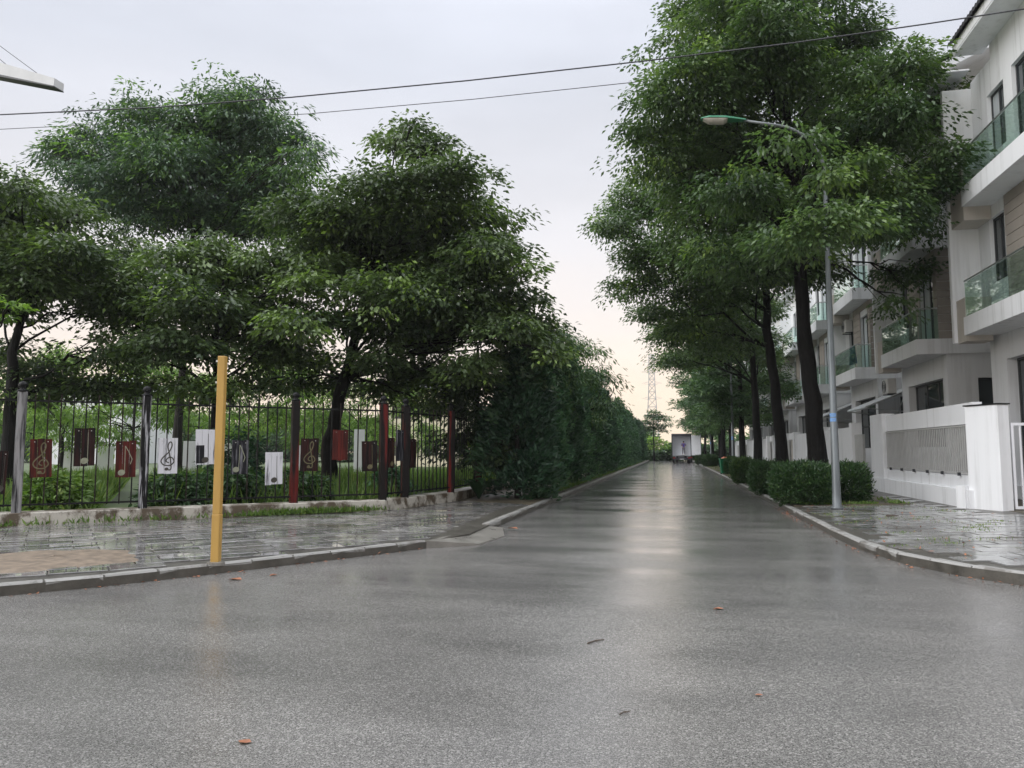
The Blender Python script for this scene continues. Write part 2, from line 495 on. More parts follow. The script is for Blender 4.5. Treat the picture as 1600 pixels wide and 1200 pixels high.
# ------------------------------------------------------------------ mesh helpers
class MB:
    def __init__(self):
        self.v, self.f = [], []

    def add(self, vs, fs):
        o = len(self.v)
        self.v += [tuple(v) for v in vs]
        self.f += [tuple(i + o for i in f) for f in fs]
        return self

    def box(self, x0, x1, y0, y1, z0, z1, rz=0.0, piv=(0, 0)):
        vs = [(x, y, z) for z in (z0, z1) for x, y in ((x0, y0), (x1, y0), (x1, y1), (x0, y1))]
        if rz:
            c, s = math.cos(rz), math.sin(rz)
            vs = [(piv[0] + (x - piv[0]) * c - (y - piv[1]) * s, piv[1] + (x - piv[0]) * s + (y - piv[1]) * c, z) for x, y, z in vs]
        return self.add(vs, [(3, 2, 1, 0), (4, 5, 6, 7), (0, 1, 5, 4), (1, 2, 6, 5), (2, 3, 7, 6), (3, 0, 4, 7)])

    def tube(self, pts, rad, n=8, cap=True):
        pts = [Vector(p) for p in pts]
        if not hasattr(rad, '__len__'):
            rad = [rad] * len(pts)
        vs, fs = [], []
        prev = None
        for i, p in enumerate(pts):
            d = (pts[min(i + 1, len(pts) - 1)] - pts[max(i - 1, 0)])
            d.normalize()
            if prev is None:
                a = Vector((1, 0, 0)) if abs(d.x) < 0.8 else Vector((0, 1, 0))
            else:
                a = prev
            u = (a - d * a.dot(d)).normalized()
            prev = u
            w = d.cross(u)
            for k in range(n):
                t = 2 * math.pi * k / n
                vs.append(p + (u * math.cos(t) + w * math.sin(t)) * rad[i])
        for i in range(len(pts) - 1):
            for k in range(n):
                k2 = (k + 1) % n
                fs.append((i * n + k, i * n + k2, (i + 1) * n + k2, (i + 1) * n + k))
        if cap:
            fs.append(tuple(range(n - 1, -1, -1)))
            o = (len(pts) - 1) * n
            fs.append(tuple(o + k for k in range(n)))
        return self.add(vs, fs)

    def lathe(self, prof, n=12, c=(0, 0, 0)):
        vs, fs = [], []
        for r, z in prof:
            for k in range(n):
                t = 2 * math.pi * k / n
                vs.append((c[0] + r * math.cos(t), c[1] + r * math.sin(t), c[2] + z))
        for i in range(len(prof) - 1):
            for k in range(n):
                k2 = (k + 1) % n
                fs.append((i * n + k, i * n + k2, (i + 1) * n + k2, (i + 1) * n + k))
        fs.append(tuple(range(n - 1, -1, -1)))
        o = (len(prof) - 1) * n
        fs.append(tuple(o + k for k in range(n)))
        return self.add(vs, fs)

    def prism(self, poly, z0, z1):
        n = len(poly)
        zf = z1 if callable(z1) else (lambda x, y: z1)
        vs = [(x, y, z0) for x, y in poly] + [(x, y, zf(x, y)) for x, y in poly]
        fs = [tuple(range(n - 1, -1, -1)), tuple(range(n, 2 * n))]
        fs += [(i, (i + 1) % n, n + (i + 1) % n, n + i) for i in range(n)]
        return self.add(vs, fs)

    def mesh(self, name, mat, smooth=False, bevel=0.0):
        me = bpy.data.meshes.new(name)
        me.from_pydata(self.v, [], self.f)
        if bevel:
            bm = bmesh.new()
            bm.from_mesh(me)
            bmesh.ops.bevel(bm, geom=bm.edges[:], offset=bevel, segments=1, affect='EDGES')
            bm.to_mesh(me)
            bm.free()
        me.materials.append(M[mat])
        if smooth:
            me.polygons.foreach_set('use_smooth', [True] * len(me.polygons))
        me.update()
        return me

    def build(self, name, mat, parent=None, smooth=False, bevel=0.0, **k):
        return link(name, self.mesh(name, mat, smooth, bevel), parent, **k)


def link(name, me, parent=None, loc=(0, 0, 0), rz=0.0, label=None, cat=None, group=None, kind=None):
    o = bpy.data.objects.new(name, me)
    COL.objects.link(o)
    o.parent = parent
    o.location = loc
    o.rotation_euler = (0, 0, rz)
    if label:
        o['label'] = label
    if cat:
        o['category'] = cat
    if group:
        o['group'] = group
    if kind:
        o['kind'] = kind
    return o


def thing(name, label, cat, loc=(0, 0, 0), rz=0.0, group=None):
    return link(name, None, None, loc, rz, label, cat, group)


def copy_tree(o, parent=None):
    c = o.copy()
    COL.objects.link(c)
    c.parent = parent
    for ch in list(o.children):
        copy_tree(ch, c)
    return c


# ------------------------------------------------------------------ foliage
def unit(a):
    return a / np.maximum(np.linalg.norm(a, axis=-1, keepdims=True), 1e-9)


def leaf_arrays(base, axis, nrm, L, W, fold=0.18):
    side = unit(np.cross(axis, nrm))
    nn = unit(np.cross(side, axis))
    mid = base + axis * (L * 0.45)[:, None]
    up = nn * (W * fold)[:, None]
    return np.stack([base, mid + side * (W * 0.5)[:, None] + up, base + axis * L[:, None], mid - side * (W * 0.5)[:, None] + up], 1)


def leaf_mesh(name, quads, tint, mat):
    n = len(quads)
    me = bpy.data.meshes.new(name)
    me.vertices.add(n * 4)
    me.vertices.foreach_set('co', quads.astype(np.float32).reshape(-1))
    idx = (np.arange(n)[:, None] * 4 + np.array([0, 1, 2, 0, 2, 3])[None]).reshape(-1)
    me.loops.add(n * 6)
    me.loops.foreach_set('vertex_index', idx.astype(np.int32))
    me.polygons.add(n * 2)
    me.polygons.foreach_set('loop_start', np.arange(n * 2, dtype=np.int32) * 3)
    at = me.attributes.new('tint', 'FLOAT', 'POINT')
    at.data.foreach_set('value', np.repeat(tint, 4).astype(np.float32))
    me.materials.append(M[mat])
    me.update(calc_edges=True)
    return me


def sprays(cent, out, rad, k, L, W, rng, droop=0.55, flat=0.35, fresh=0.0, tbase=0.45):
    """every centre becomes a drooping umbrella of k leaves"""
    n = len(cent)
    c = np.repeat(cent, k, 0)
    o = np.repeat(out, k, 0)
    rr = np.repeat(rad, k)
    m = n * k
    th = rng.uniform(0, 2 * np.pi, m)
    r = np.sqrt(rng.uniform(0.02, 1, m)) * rr
    d = np.stack([np.cos(th), np.sin(th), np.zeros(m)], 1)
    base = c + d * r[:, None]
    base[:, 2] += -droop * (r / rr) ** 2 * rr * 0.8 + rng.normal(0, 1, m) * rr * flat * 0.45
    base += o * (rng.uniform(-0.25, 0.25, m) * rr)[:, None]
    ax = d * 0.9 + o * 0.55 + rng.normal(0, 0.42, (m, 3))
    ax[:, 2] -= droop * rng.uniform(0.5, 1.6, m)
    ax = unit(ax)
    nr = unit(np.array([0, 0, 1.0])[None] + d * 0.35 + rng.normal(0, 0.38, (m, 3)))
    ll = L * rng.uniform(0.65, 1.25, m)
    q = leaf_arrays(base, ax, nr, ll, W * rng.uniform(0.75, 1.2, m))
    ct = np.clip(rng.normal(tbase, 0.17, n), 0, 0.8)
    fr = rng.uniform(0, 1, n) < fresh * np.clip(out[:, 2] + 0.7, 0.1, 1.6)
    ct[fr] = rng.uniform(0.82, 1.0, fr.sum())
    t = np.clip(np.repeat(ct, k) + rng.normal(0, 0.08, m), 0, 1)
    return q, t


def lobe_clumps(c, r, n, rng, squash=0.75):
    v = unit(rng.normal(0, 1, (n, 3)))
    v[:, 2] = np.where(v[:, 2] < -0.35, -v[:, 2] * 0.6, v[:, 2])
    rad = np.where(rng.uniform(0, 1, n) < 0.78, rng.uniform(0.7, 1.05, n), rng.uniform(0.15, 0.7, n))
    sprig = rng.uniform(0, 1, n) < 0.13
    rad[sprig] = rng.uniform(1.08, 1.42, sprig.sum())
    wob = 1 + 0.22 * np.sin(v[:, 0] * 3.1 + r * 7) * np.cos(v[:, 1] * 2.7 + r * 3)
    p = v * (rad * wob)[:, None] * r
    p[:, 2] *= squash * rng.uniform(0.8, 1.15)
    return np.array(c)[None] + p, unit(v * np.array([1, 1, 0.8]))


def crown(name, lobes, parent, mat, rng, dens=11.0, k=26, L=0.2, W=0.075, rad=0.42, droop=0.55, fresh=0.02, squash=0.75, tbase=0.45, keep=1.0):
    """lobes: (x, y, z, r) in the frame of the parent"""
    qs, ts = [], []
    for x, y, z, r in lobes:
        n = max(4, int(dens * r * r * 4 * rng.uniform(0.65, 1.2)))
        c, o = lobe_clumps((x, y, z), r, n, rng, squash)
        q, t = sprays(c, o, rad * rng.uniform(0.6, 1.3, n), k, L, W, rng, droop, flat=0.22, fresh=fresh, tbase=tbase + rng.normal(0, 0.07))
        qs.append(q)
        ts.append(t)
    return link(name, leaf_mesh(name, np.concatenate(qs), np.concatenate(ts), mat), parent)


def limb(p0, p1, r0, r1, rng, sag=0.12, n=7):
    p0, p1 = np.array(p0, float), np.array(p1, float)
    t = np.linspace(0, 1, n)
    pts = p0[None] + (p1 - p0)[None] * t[:, None]
    ln = np.linalg.norm(p1 - p0)
    pts[:, 2] += np.sin(t * np.pi) * ln * sag
    pts[1:-1] += rng.normal(0, 0.025 * ln, (n - 2, 3))
    return [tuple(p) for p in pts], list(r0 + (r1 - r0) * t ** 0.8)


def big_tree(name, label, base, trunk, r0, lobes, leafmat, rng, group, bark='bark', **ck):
    """base: ground point; trunk: list of world points; lobes world (x,y,z,r)"""
    t = thing(name, label, 'tree', base, 0, group)
    b = np.array(base, float)
    tr = [tuple(np.array(p, float) - b) for p in trunk]
    n = len(tr)
    mb = MB()
    # resample the trunk with a gentle wander and a root flare
    P = []
    for i in range(n - 1):
        for s in np.linspace(0, 1, 4, endpoint=False):
            P.append(np.array(tr[i]) * (1 - s) + np.array(tr[i + 1]) * s)
    P.append(np.array(tr[-1]))
    P = np.array(P)
    tt = np.linspace(0, 1, len(P))
    P[1:-1, :2] += rng.normal(0, r0 * 0.10, (len(P) - 2, 2))
    rads = r0 * (1 - 0.72 * tt) * (1 + 0.45 * np.exp(-tt * 26)) * (1 + rng.normal(0, 0.03, len(P)))
    mb.tube([tuple(p) for p in P], list(rads), 12)
    mb.build('trunk', 'bark' if bark == 'bark' else bark, t, smooth=True)
    lob = [tuple(np.array(l[:3]) - b) + (l[3],) for l in lobes]
    for x, y, z, r in lob:
        # each limb leaves the trunk a little below the height of its foliage
        want = z - 0.45 * math.hypot(x - P[-1][0], y - P[-1][1]) - 0.5 * r
        j = int(np.argmin(np.abs(P[:, 2] - want)))
        j = max(j, int(len(P) * 0.45))
        pts, rd = limb(P[j], (x, y, z), max(0.03, rads[j] * 0.32), 0.015, rng, 0.06)
        m2 = MB().tube(pts, rd, 6)
        for q in range(3):
            e = np.array((x, y, z)) + unit(rng.normal(0, 1, 3)) * r * 0.75
            s = np.array(pts[rng.integers(3, 6)])
            p2, r2 = limb(s, e, 0.03, 0.008, rng, 0.04, 5)
            m2.tube(p2, r2, 4)
        m2.build('branch', 'bark' if bark == 'bark' else bark, t, smooth=True)
    crown('crown', lob, t, leafmat, rng, **ck)
    return t


def lobes_px(lst, Y, rng, spread=2.6, ppm=None):
    out = []
    for e in lst:
        px, py, rp = e[:3]
        dy = e[3] if len(e) > 3 else rng.uniform(-spread, spread)
        p = AY(px, py, Y + dy)
        dist = (p - _C).dot(_fw)
        out.append((p.x, p.y, p.z, rp * dist / F))
    return out


# ------------------------------------------------------------------ ground, road, pavements
MB().box(-300, 300, -100, 420, -0.6, -0.03).build('ground', 'field', kind='structure')
MB().add([(-45, -25, 0), (45, -25, 0), (45, 122, 0), (-45, 122, 0)], [(0, 1, 2, 3)]).build('road', 'asphalt', kind='structure')

KL = [(-24, -7.5), (-14.0, 0.6), (-9.2, 4.6), (-6.85, 6.73), (-6.26, 7.38), (-5.52, 8.46), (-4.55, 10.0), (-3.75, 11.35)]
KL2 = [(-3.44, 14.2), (-3.46, 24), (-3.46, 60), (-3.46, 121)]
KR = [(7.1, 7.35), (5.2, 8.4), (4.3, 9.15), (3.79, 9.62), (3.37, 10.2), (2.98, 11.2), (2.78, 12.6), (2.74, 14.2), (2.80, 22), (2.80, 60), (2.80, 121)]
ZL = 0.12


def zr(x, y=0):
    return 0.12 + 0.026 * max(0.0, x - 2.8)


F1A, F1B = (-16.0, 8.25), (-6.70, 16.95)
F2B, F2C = (-6.05, 20.4), (-6.05, 121.0)

pav_l = MB().prism(KL + [(-3.40, 12.6)] + KL2 + [(-6.6, 121), (-6.6, 20.6), (-7.25, 17.2), (-16.6, 8.5), (-27, -2)], -0.05, ZL - 0.018).build(
    'pavement_left', 'mortar', kind='structure')
pav_r = MB().prism([(p[0], p[1]) for p in KR] + [(7.1, 121)], -0.05, lambda x, y: zr(x) - 0.018).build('pavement_right', 'mortar', kind='structure')
MB().prism([(7.1, 5), (60, 5), (60, 121), (7.1, 121)], -0.05, 0.22).build('house_plots_ground', 'soil', kind='structure')
MB().prism([(-6.6, 121), (-6.6, 20.6), (-7.25, 17.2), (-16.6, 8.5), (-27, -2), (-60, -2), (-60, 121)], -0.05, 0.16).build('park_ground', 'park', kind='structure')


def walk(poly, step):
    """points along a polyline every `step`, with directions"""
    out = []
    seg = []
    for a, b in zip(poly[:-1], poly[1:]):
        l = math.dist(a, b)
        seg.append((a, b, l))
    tot = sum(s[2] for s in seg)
    n = max(1, int(tot / step))
    st = tot / n

    def at(d):
        for a, b, l in seg:
            if d <= l + 1e-9:
                t = d / l
                return (a[0] + (b[0] - a[0]) * t, a[1] + (b[1] - a[1]) * t)
            d -= l
        return seg[-1][1]
    for i in range(n):
        p, q = at(i * st), at((i + 1) * st)
        out.append((p, q))
    return out


def kerb(poly, step, parent, zfun, width=0.15, inward=1):
    k = 0
    for p, q in walk(poly, step):
        L = math.dist(p, q)
        key = round(L, 2)
        a = math.atan2(q[1] - p[1], q[0] - p[0])
        z = zfun((p[0] + q[0]) / 2)
        me = KERB.get((key, round(z, 2), k % 3))
        if me is None:
            top = z + 0.004
            g = 0.014
            v = [(g, 0.012, -0.03), (L - g, 0.012, -0.03), (L - g, width, -0.03), (g, width, -0.03),
                 (g, 0.0, top - 0.03), (L - g, 0.0, top - 0.03), (L - g, width, top - 0.004), (g, width, top - 0.004),
                 (g, 0.028, top), (L - g, 0.028, top)]
            jit = [(random.uniform(-.004, .004), random.uniform(-.006, .006), random.uniform(-.005, .005)) for _ in v]
            v = [tuple(x + y for x, y in zip(s, t)) for s, t in zip(v, jit)]
            v = [(x, y * inward, zz) for x, y, zz in v]
            f = [(0, 1, 5, 4), (4, 5, 9, 8), (8, 9, 6, 7), (7, 6, 2, 3), (0, 4, 8, 7, 3), (1, 2, 6, 9, 5)]
            if inward < 0:
                f = [tuple(reversed(s)) for s in f]
            me = MB().add(v, f).mesh('kerb_stone', 'kerb')
            KERB[(key, round(z, 2), k % 3)] = me
        o = link('kerb_stone', me, parent, (p[0], p[1], 0), a + random.uniform(-.006, .006))
        k += 1


KERB = {}
kerb(KL[1:], 0.56, pav_l, lambda x: ZL)
KERB = {}
kerb(KL2, 1.0, pav_l, lambda x: ZL)
KERB = {}
kerb(list(reversed(KR[6:])), 1.0, pav_r, zr)
KERB = {}
kerb(list(reversed(KR[:7])), 0.62, pav_r, zr)

# dropped kerb: concrete apron where the corner meets the straight run
ap = MB()
ap.prism([(-3.75, 11.35), (-3.05, 11.9), (-2.92, 13.2), (-3.2, 14.3), (-3.44, 14.2), (-3.62, 12.6)], -0.02,
         lambda x, y: 0.012 + max(0, (-2.95 - x)) * 0.13)
ap.build('concrete_apron', 'concrete', pav_l)


def inside(poly, x, y):
    c = False
    n = len(poly)
    for i in range(n):
        x1, y1 = poly[i]
        x2, y2 = poly[(i + 1) % n]
        if (y1 > y) != (y2 > y) and x < (x2 - x1) * (y - y1) / (y2 - y1) + x1:
            c = not c
    return c


def pavers(parent, poly, ang, sx, sy, origin, zfun, mat, bound, limit=295, grow=0.0):
    c, s = math.cos(ang), math.sin(ang)
    meshes = []
    for i in range(6):
        w, d = sx / 2 - 0.007, sy / 2 - 0.007
        t = [random.uniform(-0.005, 0.006) for _ in range(4)]
        v = [(-w, -d, -0.03), (w, -d, -0.03), (w, d, -0.03), (-w, d, -0.03),
             (-w, -d, t[0] - .005), (w, -d, t[1] - .005), (w, d, t[2] - .005), (-w, d, t[3] - .005),
             (-w + .012, -d + .012, t[0]), (w - .012, -d + .012, t[1]), (w - .012, d - .012, t[2]), (-w + .012, d - .012, t[3])]
        f = [(0, 1, 5, 4), (1, 2, 6, 5), (2, 3, 7, 6), (3, 0, 4, 7), (4, 5, 9, 8), (5, 6, 10, 9), (6, 7, 11, 10), (7, 4, 8, 11), (8, 9, 10, 11)]
        meshes.append((v, f, MB().add(v, f).mesh('paver', mat)))
    cells = []
    for j in range(-60, 140):
        for i in range(-60, 60):
            u, v = (i + (0.5 if j % 2 else 0)) * sx, j * sy
            x, y = origin[0] + u * c - v * s, origin[1] + u * s + v * c
            if not bound(x, y):
                continue
            ok = all(inside(poly, x + a * c - b * s, y + a * s + b * c) for a in (-sx / 2, sx / 2) for b in (-sy / 2, sy / 2))
            if ok:
                cells.append((x, y))
    cells.sort(key=lambda p: (p[0] ** 2 + p[1] ** 2))
    rest = MB()
    for n, (x, y) in enumerate(cells):
        v, f, me = meshes[random.randrange(6)]
        z = zfun(x)
        ry = math.atan(0.026) if parent is pav_r else 0
        if n < limit:
            o = link('paver', me, parent, (x, y, z + random.uniform(-.003, .003)), ang + random.uniform(-.008, .008))
            if ry:
                o.rotation_euler = (0, -ry, o.rotation_euler.z)
        else:
            rest.add([(x + a * c - b * s, y + a * s + b * c, z + d + (a * c - b * s) * math.tan(ry)) for a, b, d in v], f)
    if rest.v:
        rest.build('paver_field', mat, parent, kind='stuff')


poly_l = [(x - 0.13, y + 0.10) for x, y in KL[1:]] + [(-3.62, 12.4), (-3.62, 14), (-3.62, 30), (-6.05, 30), (-6.05, 20.4), (-6.72, 16.9), (-16.1, 8.2)]
cosf = math.atan2(F1B[1] - F1A[1], F1B[0] - F1A[0])
pavers(pav_l, poly_l, cosf, 0.62, 0.36, (-6.7, 16.7), lambda x: ZL, 'paver_grey', lambda x, y: y > 4.5 and x > -12 and y < 27)
poly_r = [(x + 0.16, y + 0.12) for x, y in KR[:8]] + [(2.98, 24), (6.5, 24), (6.5, 18.6), (7.05, 17.6)]
pavers(pav_r, poly_r, 0.10, 0.62, 0.40, (4.0, 12.0), zr, 'paver_moss', lambda x, y: y < 24 and x < 7)
# planting strip round the street trees
strip = MB().prism([(3.0, 20.3), (5.75, 20.3), (5.75, 118), (3.0, 118)], 0.05, lambda x, y: zr(x) + 0.012)
strip.build('planting_strip', 'soil', kind='structure')


def mound(name, label, cat, pts, h, mat, kind, z0, rings=6):
    cx = sum(p[0] for p in pts) / len(pts)
    cy = sum(p[1] for p in pts) / len(pts)
    N = 40
    ang = [(math.atan2(p[1] - cy, p[0] - cx), p) for p in pts]
    ang.sort(key=lambda a: a[0])
    mb = MB()
    vs, fs = [], []
    for i in range(rings + 1):
        t = i / rings
        for k in range(N):
            a = -math.pi + 2 * math.pi * k / N
            # radius by interpolation between the corner points
            best = None
            for (a0, p0), (a1, p1) in zip(ang, ang[1:] + [(ang[0][0] + 2 * math.pi, ang[0][1])]):
                aa = a if a >= ang[0][0] else a + 2 * math.pi
                if a0 <= aa <= a1:
                    s = (aa - a0) / (a1 - a0 + 1e-9)
                    r0, r1 = math.dist(p0, (cx, cy)), math.dist(p1, (cx, cy))
                    best = r0 * (1 - s) + r1 * s
            r = best * t * (1 + 0.09 * math.sin(5 * a + 1) + 0.05 * math.sin(11 * a))
            z = z0 + h * (1 - t * t) + random.uniform(-1, 1) * 0.008 * (1 - t) - (0.01 if t == 1 else 0)
            vs.append((cx + r * math.cos(a), cy + r * math.sin(a), z))
    for i in range(rings):
        for k in range(N):
            k2 = (k + 1) % N
            fs.append((i * N + k, (i + 1) * N + k, (i + 1) * N + k2, i * N + k2))
    mb.add(vs, fs)
    return mb.build(name, mat, None, smooth=True, label=label, cat=cat, kind=kind)


sp = [G(x, y, ZL) for x, y in ((-60, 872), (60, 861), (140, 857), (190, 861), (228, 868), (175, 881), (90, 889), (-20, 897), (-120, 905))]
mound('sand_patch', 'patch of brown sand spilled on the wet left pavement', 'sand', [(p.x, p.y) for p in sp], 0.045, 'sand', 'stuff', ZL + 0.004)

# ------------------------------------------------------------------ houses on the right
XF = 8.7


def wall_x(mb, x0, x1, y0, y1, z0, z1, holes):
    """wall slab between x0 and x1 with rectangular openings (ya, yb, za, zb)"""
    ys = sorted({y0, y1, *[h[0] for h in holes], *[h[1] for h in holes]})
    for ya, yb in zip(ys[:-1], ys[1:]):
        hs = sorted([h for h in holes if h[0] <= ya + 1e-6 and h[1] >= yb - 1e-6], key=lambda h: h[2])
        z = z0
        for h in hs:
            if h[2] > z + 1e-6:
                mb.box(x0, x1, ya, yb, z, h[2])
            z = h[3]
        if z1 > z + 1e-6:
            mb.box(x0, x1, ya, yb, z, z1)


def window(parent, x, y0, y1, z0, z1, panes=2, transom=None, face='x', curtain=True):
    """framed glazing in the plane x (faces -x) or, with face 'y', in the plane y=x spanning x from y0 to y1"""
    def bx(mb, a0, a1, d0, d1, c0, c1):
        if face == 'x':
            mb.box(x + d0, x + d1, a0, a1, c0, c1)
        else:
            mb.box(a0, a1, x + d0, x + d1, c0, c1)
    w = 0.055
    f = MB()
    bx(f, y0, y1, 0, 0.07, z0, z0 + w)
    bx(f, y0, y1, 0, 0.07, z1 - w, z1)
    xs = [y0 + (y1 - y0) * i / panes for i in range(panes + 1)]
    for i, a in enumerate(xs):
        lo = a if i == 0 else (a - w if i == panes else a - w / 2)
        bx(f, lo, lo + w, 0.002, 0.068, z0 + w, z1 - w)
    if transom:
        bx(f, y0 + w, y1 - w, 0.006, 0.064, transom, transom + w)
    o = f.build('window', 'frame', parent)
    for a, b in zip(xs[:-1], xs[1:]):
        g = MB()
        bx(g, a + 0.03, b - 0.03, 0.03, 0.04, z0 + 0.03, z1 - 0.03)
        g.build('pane', 'pane' if not (curtain and random.random() < 0.35) else 'curtain', o)
    return o


def build_house(root, gf_door=False):
    zb1, zt1, zb2, zt2, ztop = 4.55, 5.05, 8.10, 8.62, 12.07
    y1 = 4.9
    T = 0.28
    gfw = (0.45, 4.2, 1.5, 3.8) if not gf_door else (0.6, 4.0, 0.45, 3.85)
    m = MB()
    wall_x(m, 0.2, 0.55, 0.0, y1, 0.1, zb1, [gfw])
    # end wall of the ground floor, facing the camera side
    wx = (1.1, 2.2, 2.2, 3.75)
    for a, b, c, d in ((0.55, wx[0], 0.1, zb1), (wx[1], 8, 0.1, zb1), (wx[0], wx[1], 0.1, wx[2]), (wx[0], wx[1], wx[3], zb1)):
        m.box(a, b, 0.0, T, c, d)
    m.box(0.2, 8, y1, y1 + 0.12, 0.1, zb1)
    m.build('ground_floor_wall', 'grey_render', root)
    window(root, 0.45, gfw[0], gfw[1], gfw[2], gfw[3], 3, gfw[2] + 1.0, curtain=False)
    window(root, 0.12, wx[0], wx[1], wx[2], wx[3], 1, face='y', curtain=False)
    # first floor: white by the party wall, taupe boards on the near half and the end wall
    d2, w2 = (0.35, 1.75, zt1 + 0.02, 7.55), (3.2, 4.15, 5.95, 7.75)
    m = MB()
    wall_x(m, 0.02, T, 0.0, y1, zt1, zb2, [d2, w2])
    m.box(T, 8, 0.02, T, zt1, zb2)
    m.box(T, 8, y1 - 0.2, y1 + 0.1, zt1, zb2)
    m.build('first_floor_wall', 'white', root)
    nb, hb = 11, (zb2 - zt1) / 11
    for i in range(nb):
        za, zz = zt1 + i * hb, zt1 + (i + 1) * hb - 0.016
        segs = [(0.0, 3.1)]
        if zz > d2[2] and za < d2[3]:
            segs = [(0.0, d2[0]), (d2[1], 3.1)]
        s = MB()
        for a, b in segs:
            s.box(-0.012 - 0.004 * (i % 2), 0.02, a, b, za, zz)
        s.box(-0.012 - 0.004 * (i % 2), 5.0, -0.022 - 0.004 * (i % 2), 0.0 if False else -0.002, za, zz)
        s.build('siding_board', 'siding', root)
    window(root, 0.12, d2[0], d2[1], d2[2], d2[3], 2)
    window(root, 0.12, w2[0], w2[1], w2[2], w2[3], 2)
    # second floor
    d3, w3 = (0.5, 2.3, zt2 + 0.02, 11.25), (2.8, 3.85, 9.45, 11.15)
    m = MB()
    wall_x(m, 0.02, T, 0.0, 3.5, zt2, 12.5, [d3, (w3[0], 3.5, w3[2], w3[3])])
    wall_x(m, 0.02, T, 3.5, y1, zt2, ztop, [(3.5, w3[1], w3[2], w3[3])])
    m.box(T, 8, 0.02, T, zt2, 12.5)
    m.box(T, 8, y1 - 0.2, y1 + 0.1, zt2, ztop)
    m.build('second_floor_wall', 'white', root)
    window(root, 0.12, d3[0], d3[1], d3[2], d3[3], 2)
    window(root, 0.12, w3[0], w3[1], w3[2], w3[3], 2)
    # fin wall and beige boxes beside it
    MB().box(-0.75, 0.02, y1, y1 + 0.16, 4.42, 11.9).build('fin_wall', 'white', root)
    MB().box(-0.66, 0.0, 4.25, y1 - 0.003, 4.40, 5.62).build('beige_box', 'beige', root)
    MB().box(-0.68, 0.0, 3.95, y1 - 0.003, 7.72, 9.15).build('beige_box', 'beige', root)
    # balconies
    for zb, zt, yend in ((zb1, zt1, 4.247), (zb2, zt2, 3.947)):
        b = MB().box(-0.72, 0.2 if zb == zb1 else 0.3, -0.12, yend, zb, zt)
        b.box(0.2 if zb == zb1 else 0.3, 8, -0.12, y1, zb + 0.002, zt - 0.002)
        b.box(0.2 if zb == zb1 else 0.3, 0.35, y1, y1 + 0.1, zb + 0.05, zt - 0.05)
        b.build('balcony_slab', 'white', root)
        n = 3
        for i in range(n):
            ya, yb = -0.02 + (yend + 0.02) * i / n + 0.012, -0.02 + (yend + 0.02) * (i + 1) / n - 0.012
            MB().box(-0.655, -0.643, ya, yb, zt - 0.02, zt + 0.98).build('glass_panel', 'rail_glass', root)
        MB().box(-0.62, -0.03, -0.062, -0.05, zt - 0.02, zt + 0.98).build('glass_panel', 'rail_glass', root)
        MB().tube([(-0.65, yend, zt + 1.02), (-0.65, -0.056, zt + 1.02), (-0.02, -0.056, zt + 1.02)], 0.024, 8).build('handrail', 'steel', root)
    # set-back bay beside the next house
    m = MB()
    wall_x(m, 3.3, 3.6, -3.5, -0.001, 0.1, 12.3, [(-2.6, -0.9, 0.3, 2.9), (-2.5, -1.0, 5.8, 7.6), (-2.5, -1.0, 9.3, 11)])
    m.build('bay_wall', 'grey_render', root)
    window(root, 3.45, -2.6, -0.9, 0.3, 2.9, 2)
    window(root, 3.45, -2.5, -1.0, 5.8, 7.6, 2)
    window(root, 3.45, -2.5, -1.0, 9.3, 11, 2)
    # roof: soffit, fascia and rows of dark tiles
    ya, yb = -3.6, 4.0
    x0, z0, x1, z1 = -0.72, 12.52, 6.0, 15.6
    r = MB().add([(x0, ya, z0), (x0, yb, z0), (x1, yb, z1), (x1, ya, z1), (x0, ya, z0 + .26), (x0, yb, z0 + .26), (x1, yb, z1 + .26), (x1, ya, z1 + .26)],
                 [(0, 1, 2, 3), (7, 6, 5, 4), (0, 4, 5, 1), (1, 5, 6, 2), (2, 6, 7, 3), (3, 7, 4, 0)])
    # level soffit
    r.box(x0 + 0.01, 0.02, ya + .01, yb - .01, z0 - 0.05, z0 - 0.003)
    ro = r.build('roof', 'white', root)
    t = MB()
    N = 44
    vs, fs = [], []
    rows = 12
    for i in range(rows):
        s0, s1 = i / rows, (i + 1) / rows + 0.004
        for e, s in ((0.07, s0), (0.03, s1)):
            for k in range(N * 2 + 1):
                y = ya - 0.08 + (yb - ya + 0.16) * k / (N * 2)
                zz = z0 + 0.27 + (z1 - z0) * s + e + (0.045 if k % 2 else 0)
                vs.append((x0 - 0.1 + (x1 - x0 + 0.1) * s, y, zz))
    w = N * 2 + 1
    for i in range(rows * 2 - 1):
        for k in range(w - 1):
            fs.append((i * w + k, i * w + k + 1, (i + 1) * w + k + 1, (i + 1) * w + k))
    # front lip
    o = len(vs)
    for k in range(w):
        x, y, z = vs[k]
        vs.append((x, y, z - 0.11))
    for k in range(w - 1):
        fs.append((k + 1, k, o + k, o + k + 1))
    t.add(vs, fs).build('roof_tiles', 'rooftile', ro)


